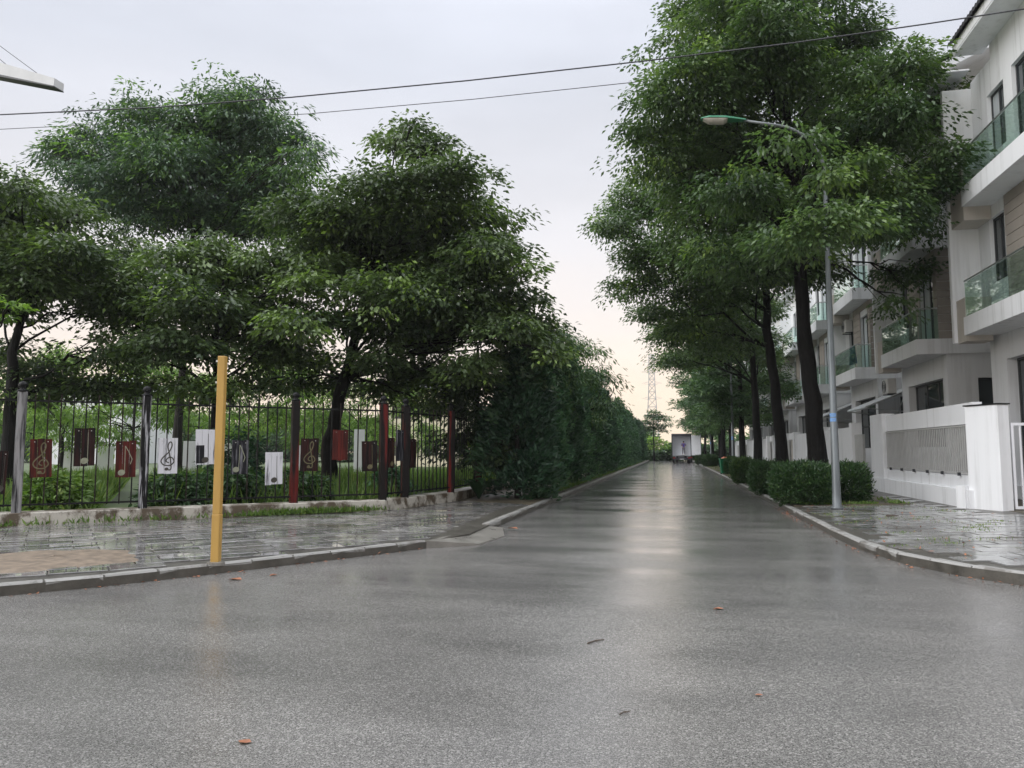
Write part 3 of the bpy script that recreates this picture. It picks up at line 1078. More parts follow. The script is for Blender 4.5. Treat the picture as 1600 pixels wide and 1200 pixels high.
HOUSES = [18.6, 27.1, 35.7, 44.3, 52.9, 61.5, 70.1, 78.7, 87.3]
LAB = ['nearest white house with glass balconies at the right edge of the picture',
       'second white house, taupe boards beside its balcony door, above the grey louvre fence',
       'third white house, with washing on its first floor balcony behind the lamp post',
       'fourth white house along the street, just left of the lamp post',
       'fifth white house, seen between the two nearest trunks of the right street trees',
       'sixth white house, seen left of the second street tree trunk',
       'seventh white house along the street, half hidden by street tree crowns',
       'eighth white house along the street, almost hidden by street tree crowns',
       'farthest white house of the row, hidden behind far street trees']
h0 = thing('town_house', LAB[0], 'house', (XF, HOUSES[0], 0.14), 0, 'white balcony houses along the right side')
build_house(h0, True)
h1 = thing('town_house', LAB[1], 'house', (XF, HOUSES[1], 0.14), 0, 'white balcony houses along the right side')
build_house(h1)
for i in range(2, len(HOUSES)):
    c = copy_tree(h1)
    c.location = (XF, HOUSES[i], 0.14)
    c['label'] = LAB[i]

# awnings, air conditioners, laundry
for i, (yy, lab) in enumerate(((32.3, 'white sheet awning sloping out between the second and third house'), (40.9, 'white sheet awning between the third and fourth house, behind the near trunk'))):
    a = thing('awning', lab, 'awning', (XF, yy, 0), 0, 'awnings between the houses')
    s = MB()
    n = 8
    vs = []
    for k in range(n + 1):
        y = 0.1 + 3.2 * k / n
        sg = -0.10 * math.sin(math.pi * k / n)
        vs += [(-1.1, y, 3.25 + sg), (1.4, y, 4.30 + sg), (-1.1, y, 3.29 + sg), (1.4, y, 4.34 + sg)]
    fs = []
    for k in range(n):
        b = 4 * k
        fs += [(b, b + 1, b + 5, b + 4), (b + 2, b + 6, b + 7, b + 3), (b, b + 4, b + 6, b + 2)]
    fs += [(0, 2, 3, 1), (4 * n, 4 * n + 1, 4 * n + 3, 4 * n + 2)]
    s.add(vs, fs).build('sheet', 'awning', a)
    MB().tube([(-1.08, 0.1, 3.22), (-1.08, 3.3, 3.22)], 0.03, 6).build('front_bar', 'steel', a)
    for yv in (0.1, 3.3):
        MB().tube([(-1.08, yv, 3.22), (0.9, yv, 3.0), (1.35, yv, 4.25)], 0.022, 6).build('bracket', 'steel', a)


def ac(label, loc):
    t = thing('air_conditioner', label, 'air conditioner', loc, 0, 'outdoor units on the houses')
    MB().box(-0.16, 0.16, -0.42, 0.42, 0.04, 0.64).build('casing', 'ac', t, bevel=0.02)
    g = MB()
    for r in (0.08, 0.15, 0.22, 0.26):
        g.tube([(-0.175, 0.1 + r * math.cos(a), 0.34 + r * math.sin(a)) for a in np.linspace(0, 2 * math.pi, 20)], 0.008, 4, False)
    g.build('fan_grille', 'frame', t)
    for y in (-0.3, 0.3):
        MB().box(-0.16, 0.35, y - 0.02, y + 0.02, 0.0, 0.04).build('bracket', 'frame', t)


ac('air conditioner unit under the first balcony of the second house', (XF - 0.1, 32.75, 3.75))
ac('air conditioner unit high on the third house above its balcony washing', (XF - 0.15, 39.4, 7.25))
lw = thing('washing', 'blue grey washing hung over the third house balcony rail', 'laundry', (XF - 0.55, 36.3, 5.2))
for k, dy in enumerate((0.0, 0.32, 0.62)):
    vs, fs = [], []
    for i in range(7):
        for j in range(6):
            vs.append((0.03 * math.sin(i * 1.3 + k) + 0.02 * j * math.sin(i), dy + 0.28 * i / 6, 1.05 - 0.16 * j))
    for i in range(6):
        for j in range(5):
            fs.append((i * 6 + j, (i + 1) * 6 + j, (i + 1) * 6 + j + 1, i * 6 + j + 1))
    MB().add(vs, fs).build('cloth', 'cloth_blue', lw, smooth=True)

# ------------------------------------------------------------------ boundary walls and gates
XW = 6.58
wl = thing('boundary_wall', 'white garden wall with grey louvre panel and tall end pillar by pavement', 'wall', (XW, 18.9, 0.2), 0, 'white walls along the right pavement')
MB().box(-0.02, 0.24, 0.1, 8.7, -0.1, 0.42).build('base_course', 'white_fresh', wl)
MB().box(0.12, 0.30, 0.1, 8.7, 0.42, 0.74).build('sill_wall', 'grey_render', wl)
MB().box(0.14, 0.34, 0.1, 8.7, 1.93, 2.42).build('top_beam', 'white', wl)
MB().box(0.02, 0.40, 7.25, 8.75, 0.42, 2.50).build('pillar', 'white_fresh', wl, bevel=0.012)
lv = MB().box(0.10, 0.14, 0.1, 7.2, 0.76, 0.80)
lv.box(0.10, 0.14, 0.1, 7.2, 1.87, 1.91)
lv.build('louvre_rail', 'louver', wl)
slat = MB().box(-0.006, 0.006, -0.035, 0.035, 0.80, 1.87).mesh('slat', 'louver')
nsl = 52
for i in range(nsl):
    link('slat', slat, wl, (0.12, 0.2 + 6.95 * i / (nsl - 1), 0))
for i in range(6):
    MB().box(0.05, 0.10, 0.9 + i * 1.15, 0.98 + i * 1.15, 0.72, 0.80).build('clip', 'frame', wl)
# tall pillar, turned towards the corner
pl = thing('gate_pillar', 'tall bright white square gate pillar with dark cap, nearest on the right', 'pillar', (6.60, 19.15, 0.16), 0.39)
MB().box(0.0, 0.30, -0.93, 0.0, -0.1, 2.36).build('shaft', 'white_fresh', pl, bevel=0.015)
MB().box(-0.02, 0.32, -0.95, 0.02, 2.362, 2.39).build('cap', 'iron', pl)
MB().box(-0.08, 0.30, 0.005, 0.28, -0.1, 0.55).build('foot', 'white_fresh', pl)
gt = thing('gate', 'white steel bar gate beside the tall pillar at the right edge', 'gate', (7.26, 18.42, 0.2), 0.12)
MB().box(0.0, 0.05, 0, 0.04, 0.05, 1.92).build('frame_post', 'truck_white', gt)
MB().box(0.05, 1.15, 0, 0.04, 1.86, 1.92).build('frame_rail', 'truck_white', gt)
MB().box(0.05, 1.15, 0, 0.04, 0.05, 0.11).build('frame_rail', 'truck_white', gt)
for i in range(8):
    MB().box(0.17 + i * 0.13, 0.20 + i * 0.13, 0.008, 0.032, 0.11, 1.86).build('bar', 'truck_white', gt)
# simpler walls with gates for the houses farther on
WLAB = ['white garden wall between lamp post and the louvre wall', 'white garden wall seen just left of the near trunk', 'white garden wall behind the second trunk',
        'white garden wall behind the third trunk', 'far white garden wall behind the green bin', 'farthest white garden wall along the pavement', 'last white garden wall beyond the trucks']
for i, y0 in enumerate((28.9, 37.4, 46.0, 54.6, 63.2, 71.8, 80.4)):
    w = thing('boundary_wall', WLAB[i], 'wall', (XW, y0, 0.2), 0, 'white walls along the right pavement')
    MB().box(0.0, 0.2, 1.5, 6.2, -0.1, 2.2).build('panel', 'white', w)
    MB().box(-0.06, 0.3, 1.1, 1.5, -0.1, 2.35).build('pillar', 'white_fresh', w)
    MB().box(-0.06, 0.3, 6.2, 6.7, -0.1, 2.35).build('pillar', 'white_fresh', w)
    MB().box(-0.03, 0.27, 6.7, 8.2, 1.95, 2.3).build('lintel', 'white', w)
    g = MB().box(0.08, 0.14, 6.72, 8.18, 0.0, 1.93).build('door', 'beige' if i % 2 else 'louver', w)
    MB().box(0.03, 0.08, 7.0, 7.12, 0.9, 1.15).build('handle', 'frame', g)
    MB().box(0.03, 0.11, -0.1, 1.08, -0.05, 1.9).build('door', 'louver', w)

# ------------------------------------------------------------------ park fence on the left
fence = thing('park_fence', 'black iron park fence with painted posts on a stained low plinth', 'fence', (0, 0, 0))
e1 = Vector((F1B[0] - F1A[0], F1B[1] - F1A[1], 0)).normalized()
n1 = Vector((e1.y, -e1.x, 0))          # towards the pavement
ZP = 0.36


def strip_box(mb, a, b, off0, off1, z0, z1):
    d = Vector((b[0] - a[0], b[1] - a[1], 0)).normalized()
    n = Vector((d.y, -d.x, 0))
    A, B = Vector((*a, 0)), Vector((*b, 0))
    P = [A + n * off0, B + n * off0, B + n * off1, A + n * off1]
    vs = [(p.x, p.y, z0) for p in P] + [(p.x, p.y, z1) for p in P]
    mb.add(vs, [(3, 2, 1, 0), (4, 5, 6, 7), (0, 1, 5, 4), (1, 2, 6, 5), (2, 3, 7, 6), (3, 0, 4, 7)])


pp = MB()
D = [Vector((*p, 0)) for p in (F1A, F1B, F2B, (F2B[0], 60))]
left, right = [], []
for i, p in enumerate(D):
    ds = []
    if i > 0:
        ds.append((D[i] - D[i - 1]).normalized())
    if i < len(D) - 1:
        ds.append((D[i + 1] - D[i]).normalized())
    d = sum(ds, Vector()).normalized()
    n = Vector((d.y, -d.x, 0))
    right.append((p + n * 0.10))
    left.append((p - n * 0.42))
pp.prism([(p.x, p.y) for p in right] + [(p.x, p.y) for p in reversed(left)], 0.0, ZP)
pp.build('plinth', 'plinth', fence, bevel=0.015)

POSTS = [(25, 'post_pale', 'pale weathered post with black streaks'), (222, 'post_white', 'black and white streaked post'), (458, 'post_red', 'post black above and red below'),
         (597, 'post_red', 'red and black corner post')]
zpt = 2.62


def post(p, mat, label=None):
    mb = MB().box(-0.08, 0.08, -0.08, 0.08, ZP - 0.02, zpt)
    o = mb.build('post', mat, fence, bevel=0.01, loc=(p.x, p.y, 0), rz=cosf)
    if label:
        o['label'] = label
    MB().lathe([(0.02, zpt - 0.01), (0.10, zpt + 0.0), (0.10, zpt + 0.03), (0.045, zpt + 0.05), (0.075, zpt + 0.09), (0.085, zpt + 0.13), (0.06, zpt + 0.18), (0.01, zpt + 0.20)], 10).build(
        'ball_cap', 'iron', o, smooth=True)


pos_posts = [Vector((*F1A, 0))]
for px, mt, lb in POSTS[:3]:
    p = AP(px, 800, F1A, F1B)
    p.z = 0
    pos_posts.append(p)
    post(p, mt, lb)
post(pos_posts[0], 'post_pale')
post(Vector((*F1B, 0)), 'post_red', POSTS[3][2])
pos_posts.append(Vector((*F1B, 0)))
p632 = AP(632, 780, F1B, F2B)
p632.z = 0
post(p632, 'post_red', 'dark red post just past the corner')
pos_posts.append(p632)
pos_posts.append(Vector((*F2B, 0)))
post(pos_posts[-1], 'post_red')
for yy in (23.5, 26.6, 29.7):
    p = Vector((F2B[0], yy, 0))
    post(p, 'post_red')
    pos_posts.append(p)
barm = MB().box(-0.012, 0.012, -0.012, 0.012, ZP + 0.1, 2.60).mesh('bar', 'iron')
barm2 = MB().box(-0.012, 0.012, -0.012, 0.012, ZP + 0.1, 2.60).mesh('bar', 'bar_rust')
rl = MB()
for a, b in zip(pos_posts[:-1], pos_posts[1:]):
    d = b - a
    n = max(2, round(d.length / 0.205))
    for i in range(1, n):
        p = a + d * (i / n)
        o = link('bar', random.choice((barm, barm, barm2)), fence, (p.x, p.y, random.uniform(-.01, .01)), math.atan2(d.y, d.x))
        o.rotation_euler.x = random.uniform(-.006, .006)
    for z in (ZP + 0.12, 2.44):
        q = MB()
        strip_box(q, (a.x, a.y), (b.x, b.y), -0.02, 0.02, z, z + 0.035)
        q.build('rail', 'iron', fence)


# painted boards with musical notes hung on the bars
def ribbon(mb, pts, w, y=-0.016):
    """flat painted stroke in the xz plane of a board, slightly proud of it"""
    pts = [Vector((p[0], 0, p[1])) for p in pts]
    vs = []
    for i, p in enumerate(pts):
        d = (pts[min(i + 1, len(pts) - 1)] - pts[max(i - 1, 0)]).normalized()
        s = Vector((-d.z, 0, d.x)) * w / 2
        vs += [(p.x + s.x, y, p.z + s.z), (p.x - s.x, y, p.z - s.z)]
    mb.add(vs, [(2 * i, 2 * i + 1, 2 * i + 3, 2 * i + 2) for i in range(len(pts) - 1)])


def disc(mb, cx, cz, rx, rz, y=-0.017, n=16, tilt=0.3):
    vs = []
    for k in range(n):
        a = 2 * math.pi * k / n
        x, z = rx * math.cos(a), rz * math.sin(a)
        vs.append((cx + x * math.cos(tilt) - z * math.sin(tilt), y, cz + x * math.sin(tilt) + z * math.cos(tilt)))
    mb.add(vs, [tuple(range(n))])


CLEF = [(-0.03, -0.24), (0.03, -0.27), (0.06, -0.22), (0.035, 0.0), (0.0, 0.16), (0.01, 0.24), (0.05, 0.27), (0.07, 0.20), (0.02, 0.08), (-0.08, -0.02),
        (-0.12, -0.10), (-0.07, -0.17), (0.04, -0.18), (0.11, -0.11), (0.07, -0.03), (0.0, -0.04), (-0.03, -0.10), (0.02, -0.13)]


def smooth_path(p, n=4):
    out = []
    for i in range(len(p) - 1):
        p0, p1, p2, p3 = p[max(i - 1, 0)], p[i], p[i + 1], p[min(i + 2, len(p) - 1)]
        for t in np.linspace(0, 1, n, endpoint=False):
            out.append(tuple(0.5 * ((2 * b) + (-a + c) * t + (2 * a - 5 * b + 4 * c - d) * t * t + (-a + 3 * b - 3 * c + d) * t ** 3) for a, b, c, d in zip(p0, p1, p2, p3)))
    out.append(p[-1])
    return out


def board(px0, px1, py0, py1, mat, mark, markmat, label, seg=(F1A, F1B), patch=None):
    a, b = AP(px0, py1, *seg), AP(px1, py1, *seg)
    d = (b - a)
    d.z = 0
    w = d.length
    mid = (a + b) / 2
    top = AP((px0 + px1) / 2, py0, *seg).z
    bot = AP((px0 + px1) / 2, py1, *seg).z
    ang = math.atan2(d.y, d.x)
    n = Vector((math.sin(ang), -math.cos(ang), 0))
    c = mid + n * 0.05
    t = thing('painted_board', label, 'sign', (c.x, c.y, (top + bot) / 2), ang, 'painted music boards on the park fence')
    h = top - bot
    t.rotation_euler.y = random.uniform(-0.03, 0.03)
    for sx in (-1, 1):
        MB().box(sx * w * 0.3 - 0.008, sx * w * 0.3 + 0.008, -0.018, 0.05, h / 2 - 0.06, h / 2 - 0.045).build('wire_tie', 'steel', t)
    # three planks make a board
    k = 3
    for i in range(k):
        x0, x1 = -w / 2 + w * i / k, -w / 2 + w * (i + 1) / k - 0.004
        MB().box(x0, x1, -0.012 - 0.002 * (i % 2), 0.014, -h / 2 + random.uniform(-.008, .008), h / 2 + random.uniform(-.008, .008)).build('plank', mat, t)
    if patch:
        MB().box(-w / 2 + 0.01, -w / 2 + w * 0.45, -0.0155, -0.0145, -h / 2 + 0.03, -h / 2 + h * patch).build('painted_patch', 'board_black', t)
    m = MB()
    sc = h / 0.68
    if mark == 'clef':
        ribbon(m, [(x * sc, z * sc) for x, z in smooth_path(CLEF)], 0.022 * sc, -0.0165)
        disc(m, -0.02 * sc, -0.25 * sc, 0.035 * sc, 0.03 * sc)
    elif mark == 'note':
        disc(m, 0.0, -h / 2 + 0.10, 0.065 * sc, 0.055 * sc)
        ribbon(m, [(0.055, -h / 2 + 0.10), (0.055, h / 2 - 0.09)], 0.010, -0.0165)
    elif mark == 'flag':
        disc(m, -w * 0.2, -h / 2 + 0.10, 0.062 * sc, 0.055 * sc)
        ribbon(m, [(-w * 0.2 + 0.055, -h / 2 + 0.10), (-w * 0.2 + 0.055, h / 2 - 0.10)], 0.012, -0.0165)
        ribbon(m, [(-w * 0.2 + 0.055, h / 2 - 0.10), (0.04, h / 2 - 0.20), (w * 0.3, 0.0), (w * 0.22, -0.10)], 0.016, -0.0172)
    if mark:
        m.build('note_mark', markmat, t)


BO = [(-12, 9, 705, 772, 'board_dark', 'note', 'note_dark', 'black board at the left picture edge before the pale post'),
      (45, 80, 686, 746, 'board_red', 'clef', 'note_gold', 'dark red board with treble clef next to the pale post'),
      (114, 147, 669, 728, 'board_dark', 'note', 'note_pale', 'nearly black board with one pale note, higher than its neighbours'),
      (179, 211, 689, 746, 'board_red', 'flag', 'note_pale', 'bright red board with flagged note left of the black and white post'),
      (245, 276, 685, 740, 'board_white', 'clef', 'note_dark', 'white board with treble clef right of the black and white post'),
      (304, 334, 671, 726, 'board_white', 'note', 'note_dark', 'white board with dark lower corner touching the yellow pole'),
      (360, 386, 688, 741, 'board_black', 'flag', 'note_pale', 'black and grey streaked board right of the yellow pole'),
      (413, 440, 706, 757, 'board_white', 'note', 'note_dark', 'plain white board hanging low with a dark round note'),
      (468, 496, 685, 736, 'board_dark', 'clef', 'note_gold', 'dark red board with golden clef in front of the big trunk'),
      (518, 542, 672, 719, 'board_red', None, None, 'plain red board right of the big trunk'),
      (564, 588, 689, 736, 'board_dark', 'note', 'note_gold', 'dark board with thin note left of the red corner post')]
for b in BO:
    board(*b, patch=0.55 if b[0] == 304 else None)
board(604, 613, 684, 731, 'board_dark', 'note', 'note_gold', 'narrow looking dark board between the corner post and next post', (F1B, F2B))
board(617, 627, 672, 720, 'board_black', None, None, 'black board just left of the dark red post past the corner', (F1B, F2B))
board(638, 647, 686, 731, 'board_dark', None, None, 'dark board right of the dark red post past the corner', (F1B, F2B))

# ------------------------------------------------------------------ yellow pole
p = G(337, 880, ZL)
yp = thing('yellow_pole', 'ochre yellow square steel pole standing alone on the left pavement', 'pole', (p.x, p.y, ZL))
hp = 1.5 * 0 + (AY(339, 557, p.y).z - ZL)
MB().box(-0.046, 0.046, -0.046, 0.046, 0.60, hp).build('upper_shaft', 'yellow', yp, bevel=0.006, rz=0.2)
MB().box(-0.050, 0.050, -0.050, 0.050, -0.02, 0.60).build('lower_sleeve', 'yellow', yp, bevel=0.006, rz=0.2)
MB().lathe([(0.11, -0.02), (0.105, 0.015), (0.06, 0.022)], 14).build('footing', 'concrete', yp)
for z in (hp - 0.06, hp - 0.33):
    MB().box(-0.085, -0.047, -0.012, 0.012, z - 0.012, z + 0.012).build('bracket', 'steel', yp)

# ------------------------------------------------------------------ street lamps
def lamp(label, base, detail):
    t = thing('street_lamp', label, 'street lamp', base, 0, 'galvanised street lamps on the right')
    MB().lathe([(0.15, 0), (0.15, 0.03), (0.105, 0.05), (0.10, 0.35), (0.095, 0.36), (0.045, 8.17)], 14).build('pole', 'galv', t, smooth=True)
    arc = [(0, 0, 8.12)]
    for i in range(1, 9):
        a = math.pi / 2 * i / 8 * 0.86
        arc.append((-1.35 * (1 - math.cos(a)), 0, 8.12 + 1.35 * math.sin(a)))
    e = arc[-1]
    arc += [(e[0] - 0.8, 0, e[2] + 0.20)]
    MB().tube(arc, [0.040] * (len(arc) - 1) + [0.032], 10).build('arm', 'galv', t, smooth=True)
    e = arc[-1]
    hd = MB()
    st = [(0.05, 0.05, 0.05), (-0.12, 0.10, 0.07), (-0.45, 0.17, 0.10), (-0.85, 0.16, 0.09), (-1.05, 0.08, 0.04)]
    vs, fs = [], []
    n = 10
    for dx, w, h in st:
        for k in range(n):
            a = math.pi * k / (n - 1)
            vs.append((e[0] + dx, e[1] + w * math.cos(a), e[2] - dx * 0.12 + h * math.sin(a)))
    for i in range(len(st) - 1):
        for k in range(n - 1):
            fs.append((i * n + k, i * n + k + 1, (i + 1) * n + k + 1, (i + 1) * n + k))
        fs.append((i * n + n - 1, i * n, (i + 1) * n, (i + 1) * n + n - 1))
    fs += [tuple(range(n)), tuple(range(5 * n - 1, 4 * n - 1, -1))]
    hh = hd.add(vs, fs).build('lamp_head', 'lamp_green', t, smooth=False)
    lg = MB()
    vs, fs = [], []
    for dx, w, h in ((-0.40, 0.15, 0.02), (-0.50, 0.155, 0.11), (-0.85, 0.14, 0.11), (-1.0, 0.09, 0.02)):
        for k in range(n):
            a = math.pi * k / (n - 1)
            vs.append((e[0] + dx, w * math.cos(a), e[2] - dx * 0.12 - 0.005 - h * math.sin(a)))
    for i in range(3):
        for k in range(n - 1):
            fs.append((i * n + k, (i + 1) * n + k, (i + 1) * n + k + 1, i * n + k + 1))
    fs += [tuple(range(n - 1, -1, -1)), tuple(range(3 * n, 4 * n))]
    lg.add(vs, fs).build('diffuser', 'lamp_glass', hh, smooth=False)
    if detail:
        s = MB()
        n = 7
        for (z0, z1) in ((2.05, 2.14), (2.16, 2.25)):
            vs = []
            for k in range(n):
                a = math.pi * (0.9 + 0.75 * k / (n - 1))
                for z in (z0, z1):
                    r = 0.0975 - 0.00622 * (z - 0.36)
                    vs.append((r * math.cos(a), r * math.sin(a), z))
            s.add(vs, [(2 * k, 2 * k + 2, 2 * k + 3, 2 * k + 1) for k in range(n - 1)])
        s.build('sticker', 'sticker', t)
    return t


lb = G(1308, 795, 0.15)
L1 = lamp('near galvanised street lamp rising through the big tree by the clipped shrubs', (lb.x, lb.y, 0.15), True)
for yy, lab in ((48.5, 'second galvanised street lamp, right of the green bin'), (75.5, 'third street lamp along the pavement, left of the green bin'), (102, 'farthest street lamp, beside the parked trucks')):
    c = copy_tree(L1)
    c.location = (lb.x - 0.1, yy, 0.15)
    c['label'] = lab

# ------------------------------------------------------------------ street trees on the right
rg = np.random.default_rng(11)
RT = 'street trees along the right pavement'
kw = dict(dens=10.5, k=54, L=0.175, W=0.085, rad=0.60, droop=0.85, fresh=0.05, squash=0.85)
lob1 = [(1180, 10, 90), (1100, 60, 75), (1270, 50, 85), (1075, 150, 80), (1180, 120, 95), (1290, 140, 90), (1385, 125, 70), (1425, 105, 35), (1430, 200, 62), (1455, 160, 35), (1050, 250, 62),
        (1140, 235, 85), (1250, 245, 90), (1360, 235, 80), (1430, 300, 60), (1475, 180, 25), (1110, 345, 75), (1215, 345, 80), (1320, 335, 80), (1400, 355, 55), (1415, 425, 38), (1395, 470, 26), (1250, -60, 100),
        (1150, -70, 90), (1020, 200, 38), (1180, 420, 55), (1460, 280, 38), (1345, 60, 40), (1080, 20, 40), (1480, 255, 20), (1284, 342, 40, -7.2), (1325, 335, 42, -7.0), (1245, 365, 40, -6.8), (1206, 222, 20, -7.0), (1262, 212, 24, -7.0), (1290, 270, 26, -6.9), (1340, 350, 50, -4.5), (1240, 375, 52, -4.5), (1400, 330, 52, -3.5), (1150, 295, 55, -4.3), (1470, 240, 34, -3), (1465, 130, 26), (1472, 105, 26, 2), (1488, 165, 20, 1), (1490, 120, 16, 1),
        (1200, 60, 80, -3), (1300, 200, 70, 3), (1120, 200, 70, 3), (1390, 180, 60, -3), (1330, 280, 60, -3.4), (1080, 300, 60, 2), (1270, 420, 40, 2), (1130, 400, 60, -2)]
big_tree('street_tree', 'tallest dark street tree filling the upper right, crown cut by the picture top', (4.5, 25.2, 0.16),
         [(4.5, 25.2, 0.16), (4.35, 25.1, 3.0), (4.15, 25.0, 5.5), (4.1, 25.0, 8.5), (3.9, 25.0, 11.5), (3.6, 25.0, 15.0), (3.3, 25, 18.5)], 0.29,
         lobes_px(lob1, 25, rg, 2.6), 'leaf_right', rg, RT, **kw)
lob2 = [(1000, 335, 55), (955, 350, 30), (1045, 300, 55), (1050, 400, 65), (1000, 450, 45), (985, 400, 25), (1110, 460, 65), (1150, 400, 70), (1075, 520, 45), (1190, 320, 80), (1120, 260, 80), (1220, 430, 60),
        (1150, 530, 45), (1020, 490, 30), (1250, 330, 80)]
big_tree('street_tree', 'second street tree, its boughs reaching farthest out over the road', (4.45, 32.6, 0.16),
         [(4.45, 32.6, 0.16), (4.25, 32.5, 3.5), (3.95, 32.4, 6.5), (3.95, 32.3, 9.5), (3.6, 32.3, 13.5)], 0.26,
         lobes_px(lob2, 32, rg, 2.6), 'leaf_right', rg, RT, **kw)
lob3 = [(1080, 560, 42), (1060, 515, 40), (1130, 545, 45), (1165, 480, 55), (1110, 490, 50), (1190, 560, 30), (1240, 400, 60), (1150, 420, 60), (1090, 430, 50), (1050, 560, 26)]
big_tree('street_tree', 'third street tree with slim straight dark trunk', (4.4, 41.3, 0.16),
         [(4.4, 41.3, 0.16), (4.35, 41.3, 4.0), (4.2, 41.2, 8.0), (4.0, 41.2, 12.5)], 0.24,
         lobes_px(lob3, 41, rg, 2.4), 'leaf_right', rg, RT, **kw)

# the trees farther on share one crown
proto = None
FLAB = ['fourth street tree, behind the second lamp post', 'fifth street tree, above the green bin', 'sixth street tree along the right pavement', 'seventh street tree, just right of the trucks',
        'eighth street tree, overhanging the white box truck', 'ninth street tree beyond the truck cab', 'farthest street tree on the right at the end of road']
for i, yy in enumerate((50, 58.5, 67, 75.5, 84, 93, 103)):
    if i < 2:
        lobs = []
        r2 = np.random.default_rng(40 + i)
        for k in range(24):
            a = r2.uniform(0, 2 * np.pi)
            zz = r2.uniform(3.4, 11.0)
            ww = 3.7 * math.sin(math.pi * min(1, max(0.12, (zz - 2.0) / 10.2))) ** 0.6
            q = ww * math.sqrt(r2.uniform(0.1, 1))
            lobs.append((4.4 + q * math.cos(a), yy + q * math.sin(a), zz, r2.uniform(0.85, 1.35)))
        t = big_tree('street_tree', FLAB[i], (4.4, yy, 0.16), [(4.4, yy, 0.16), (4.35, yy, 4), (4.3, yy, 10.5)], 0.24, lobs, 'leaf_far', r2, RT,
                     dens=8, k=20, L=0.30, W=0.12, rad=0.55, droop=0.35, fresh=0.06)
        if i == 0:
            proto = [t]
        else:
            proto.append(t)
    else:
        c = copy_tree(proto[i % 2])
        c.location = (4.4 + (0.2 if i % 2 else -0.15), yy, 0.16)
        c.rotation_euler.z = i * 1.7
        s = 0.92 + 0.07 * (i % 3)
        c.scale = (s, s, s)
        c['label'] = FLAB[i]

# ------------------------------------------------------------------ trees of the park
LT = 'trees behind the park fence'
lg_ = np.random.default_rng(21)
kl = dict(dens=9.5, k=52, L=0.19, W=0.095, rad=0.66, droop=0.75, fresh=0.03, squash=0.78)
A_l = [(330, 190, 70), (385, 180, 55), (440, 225, 55), (478, 225, 24), (235, 205, 55), (160, 215, 50), (100, 228, 28), (265, 265, 75), (350, 275, 85), (425, 290, 60), (170, 285, 60), (300, 340, 75), (405, 140, 26),
       (200, 330, 60), (400, 350, 60), (215, 170, 22), (470, 260, 25), (75, 240, 12), (370, 150, 26), (300, 240, 70, 2), (220, 260, 60, 2), (380, 230, 60, 2), (130, 250, 36, 1), (260, 330, 70, 2), (360, 330, 70, 2), (440, 330, 50, 1), (140, 320, 45, 1)]
bA = AY(275, 700, 29)
big_tree('park_tree', 'tall loose crowned tree rising highest behind the park fence', (bA.x, 29, 0.15),
         [(bA.x, 29, 0.15), (bA.x + .1, 29, 4), (bA.x + .3, 29, 8), (bA.x + .5, 29, 12)], 0.22, lobes_px(A_l, 28, lg_, 1.8), 'leaf_tall', lg_, LT, bark='bark2',
         dens=8, k=40, L=0.27, W=0.09, rad=0.7, droop=0.9, fresh=0.14, squash=0.8)
B_l = [(640, 232, 50), (645, 195, 18), (700, 270, 50), (752, 275, 18), (590, 300, 62), (660, 330, 80), (740, 345, 55), (525, 340, 62), (455, 340, 55), (792, 395, 32), (560, 415, 85), (660, 425, 85), (745, 435, 65),
       (485, 425, 65), (800, 465, 42), (700, 510, 75), (785, 515, 52), (600, 505, 55), (845, 505, 34), (865, 545, 22), (740, 575, 50), (640, 580, 36), (690, 225, 25), (615, 215, 20), (815, 420, 18), (530, 500, 40), (620, 380, 80, 2), (700, 400, 80, 2), (520, 400, 70, 2.5), (600, 470, 70, -2), (680, 470, 70, -1.5), (760, 490, 60, 2), (650, 540, 55, 2), (820, 540, 40, 1), (560, 350, 60, -1), (720, 320, 50), (760, 390, 45), (580, 560, 40, -1.5), (690, 590, 45, 1), (480, 565, 40, 1), (535, 595, 34, 1.5), (600, 605, 34, 1), (455, 600, 28, 1), (655, 625, 26, 0)]
bB = AY(512, 730, 22)
big_tree('park_tree', 'broad dark tree with thick leaning trunk behind the red fence boards', (bB.x, 22, 0.15),
         [(bB.x, 22, 0.15), (bB.x + .05, 22, 1.8), (bB.x + .35, 22, 3.2), (bB.x + 1.0, 22, 5.5), (bB.x + 1.7, 22, 8.5), (bB.x + 2.0, 22, 10)], 0.26,
         lobes_px(B_l, 21.5, lg_, 2.0), 'leaf_left', lg_, LT, **kl)
C_l = [(15, 300, 60), (-50, 330, 80), (70, 325, 45), (30, 385, 62), (110, 395, 52), (-30, 440, 80), (60, 450, 45), (150, 470, 42), (5, 475, 40), (110, 600, 34), (40, 610, 34), (160, 545, 36), (185, 470, 45), (-40, 560, 60), (125, 330, 30), (40, 340, 70, 2), (90, 440, 60, 2), (20, 430, 70, -1), (150, 420, 50, 1), (150, 600, 40), (60, 580, 36, 1), (190, 400, 50, 2), (195, 600, 36, 2)]
bC = AY(8, 760, 17.5)
big_tree('park_tree', 'dark spreading tree at the left picture edge behind the pale post', (bC.x, 17.5, 0.15),
         [(bC.x, 17.5, 0.15), (bC.x + .05, 17.5, 2.6), (bC.x, 17.5, 4.2), (bC.x + .5, 17.5, 7.0)], 0.24, lobes_px(C_l, 17.5, lg_, 1.6), 'leaf_left', lg_, LT, **kl)
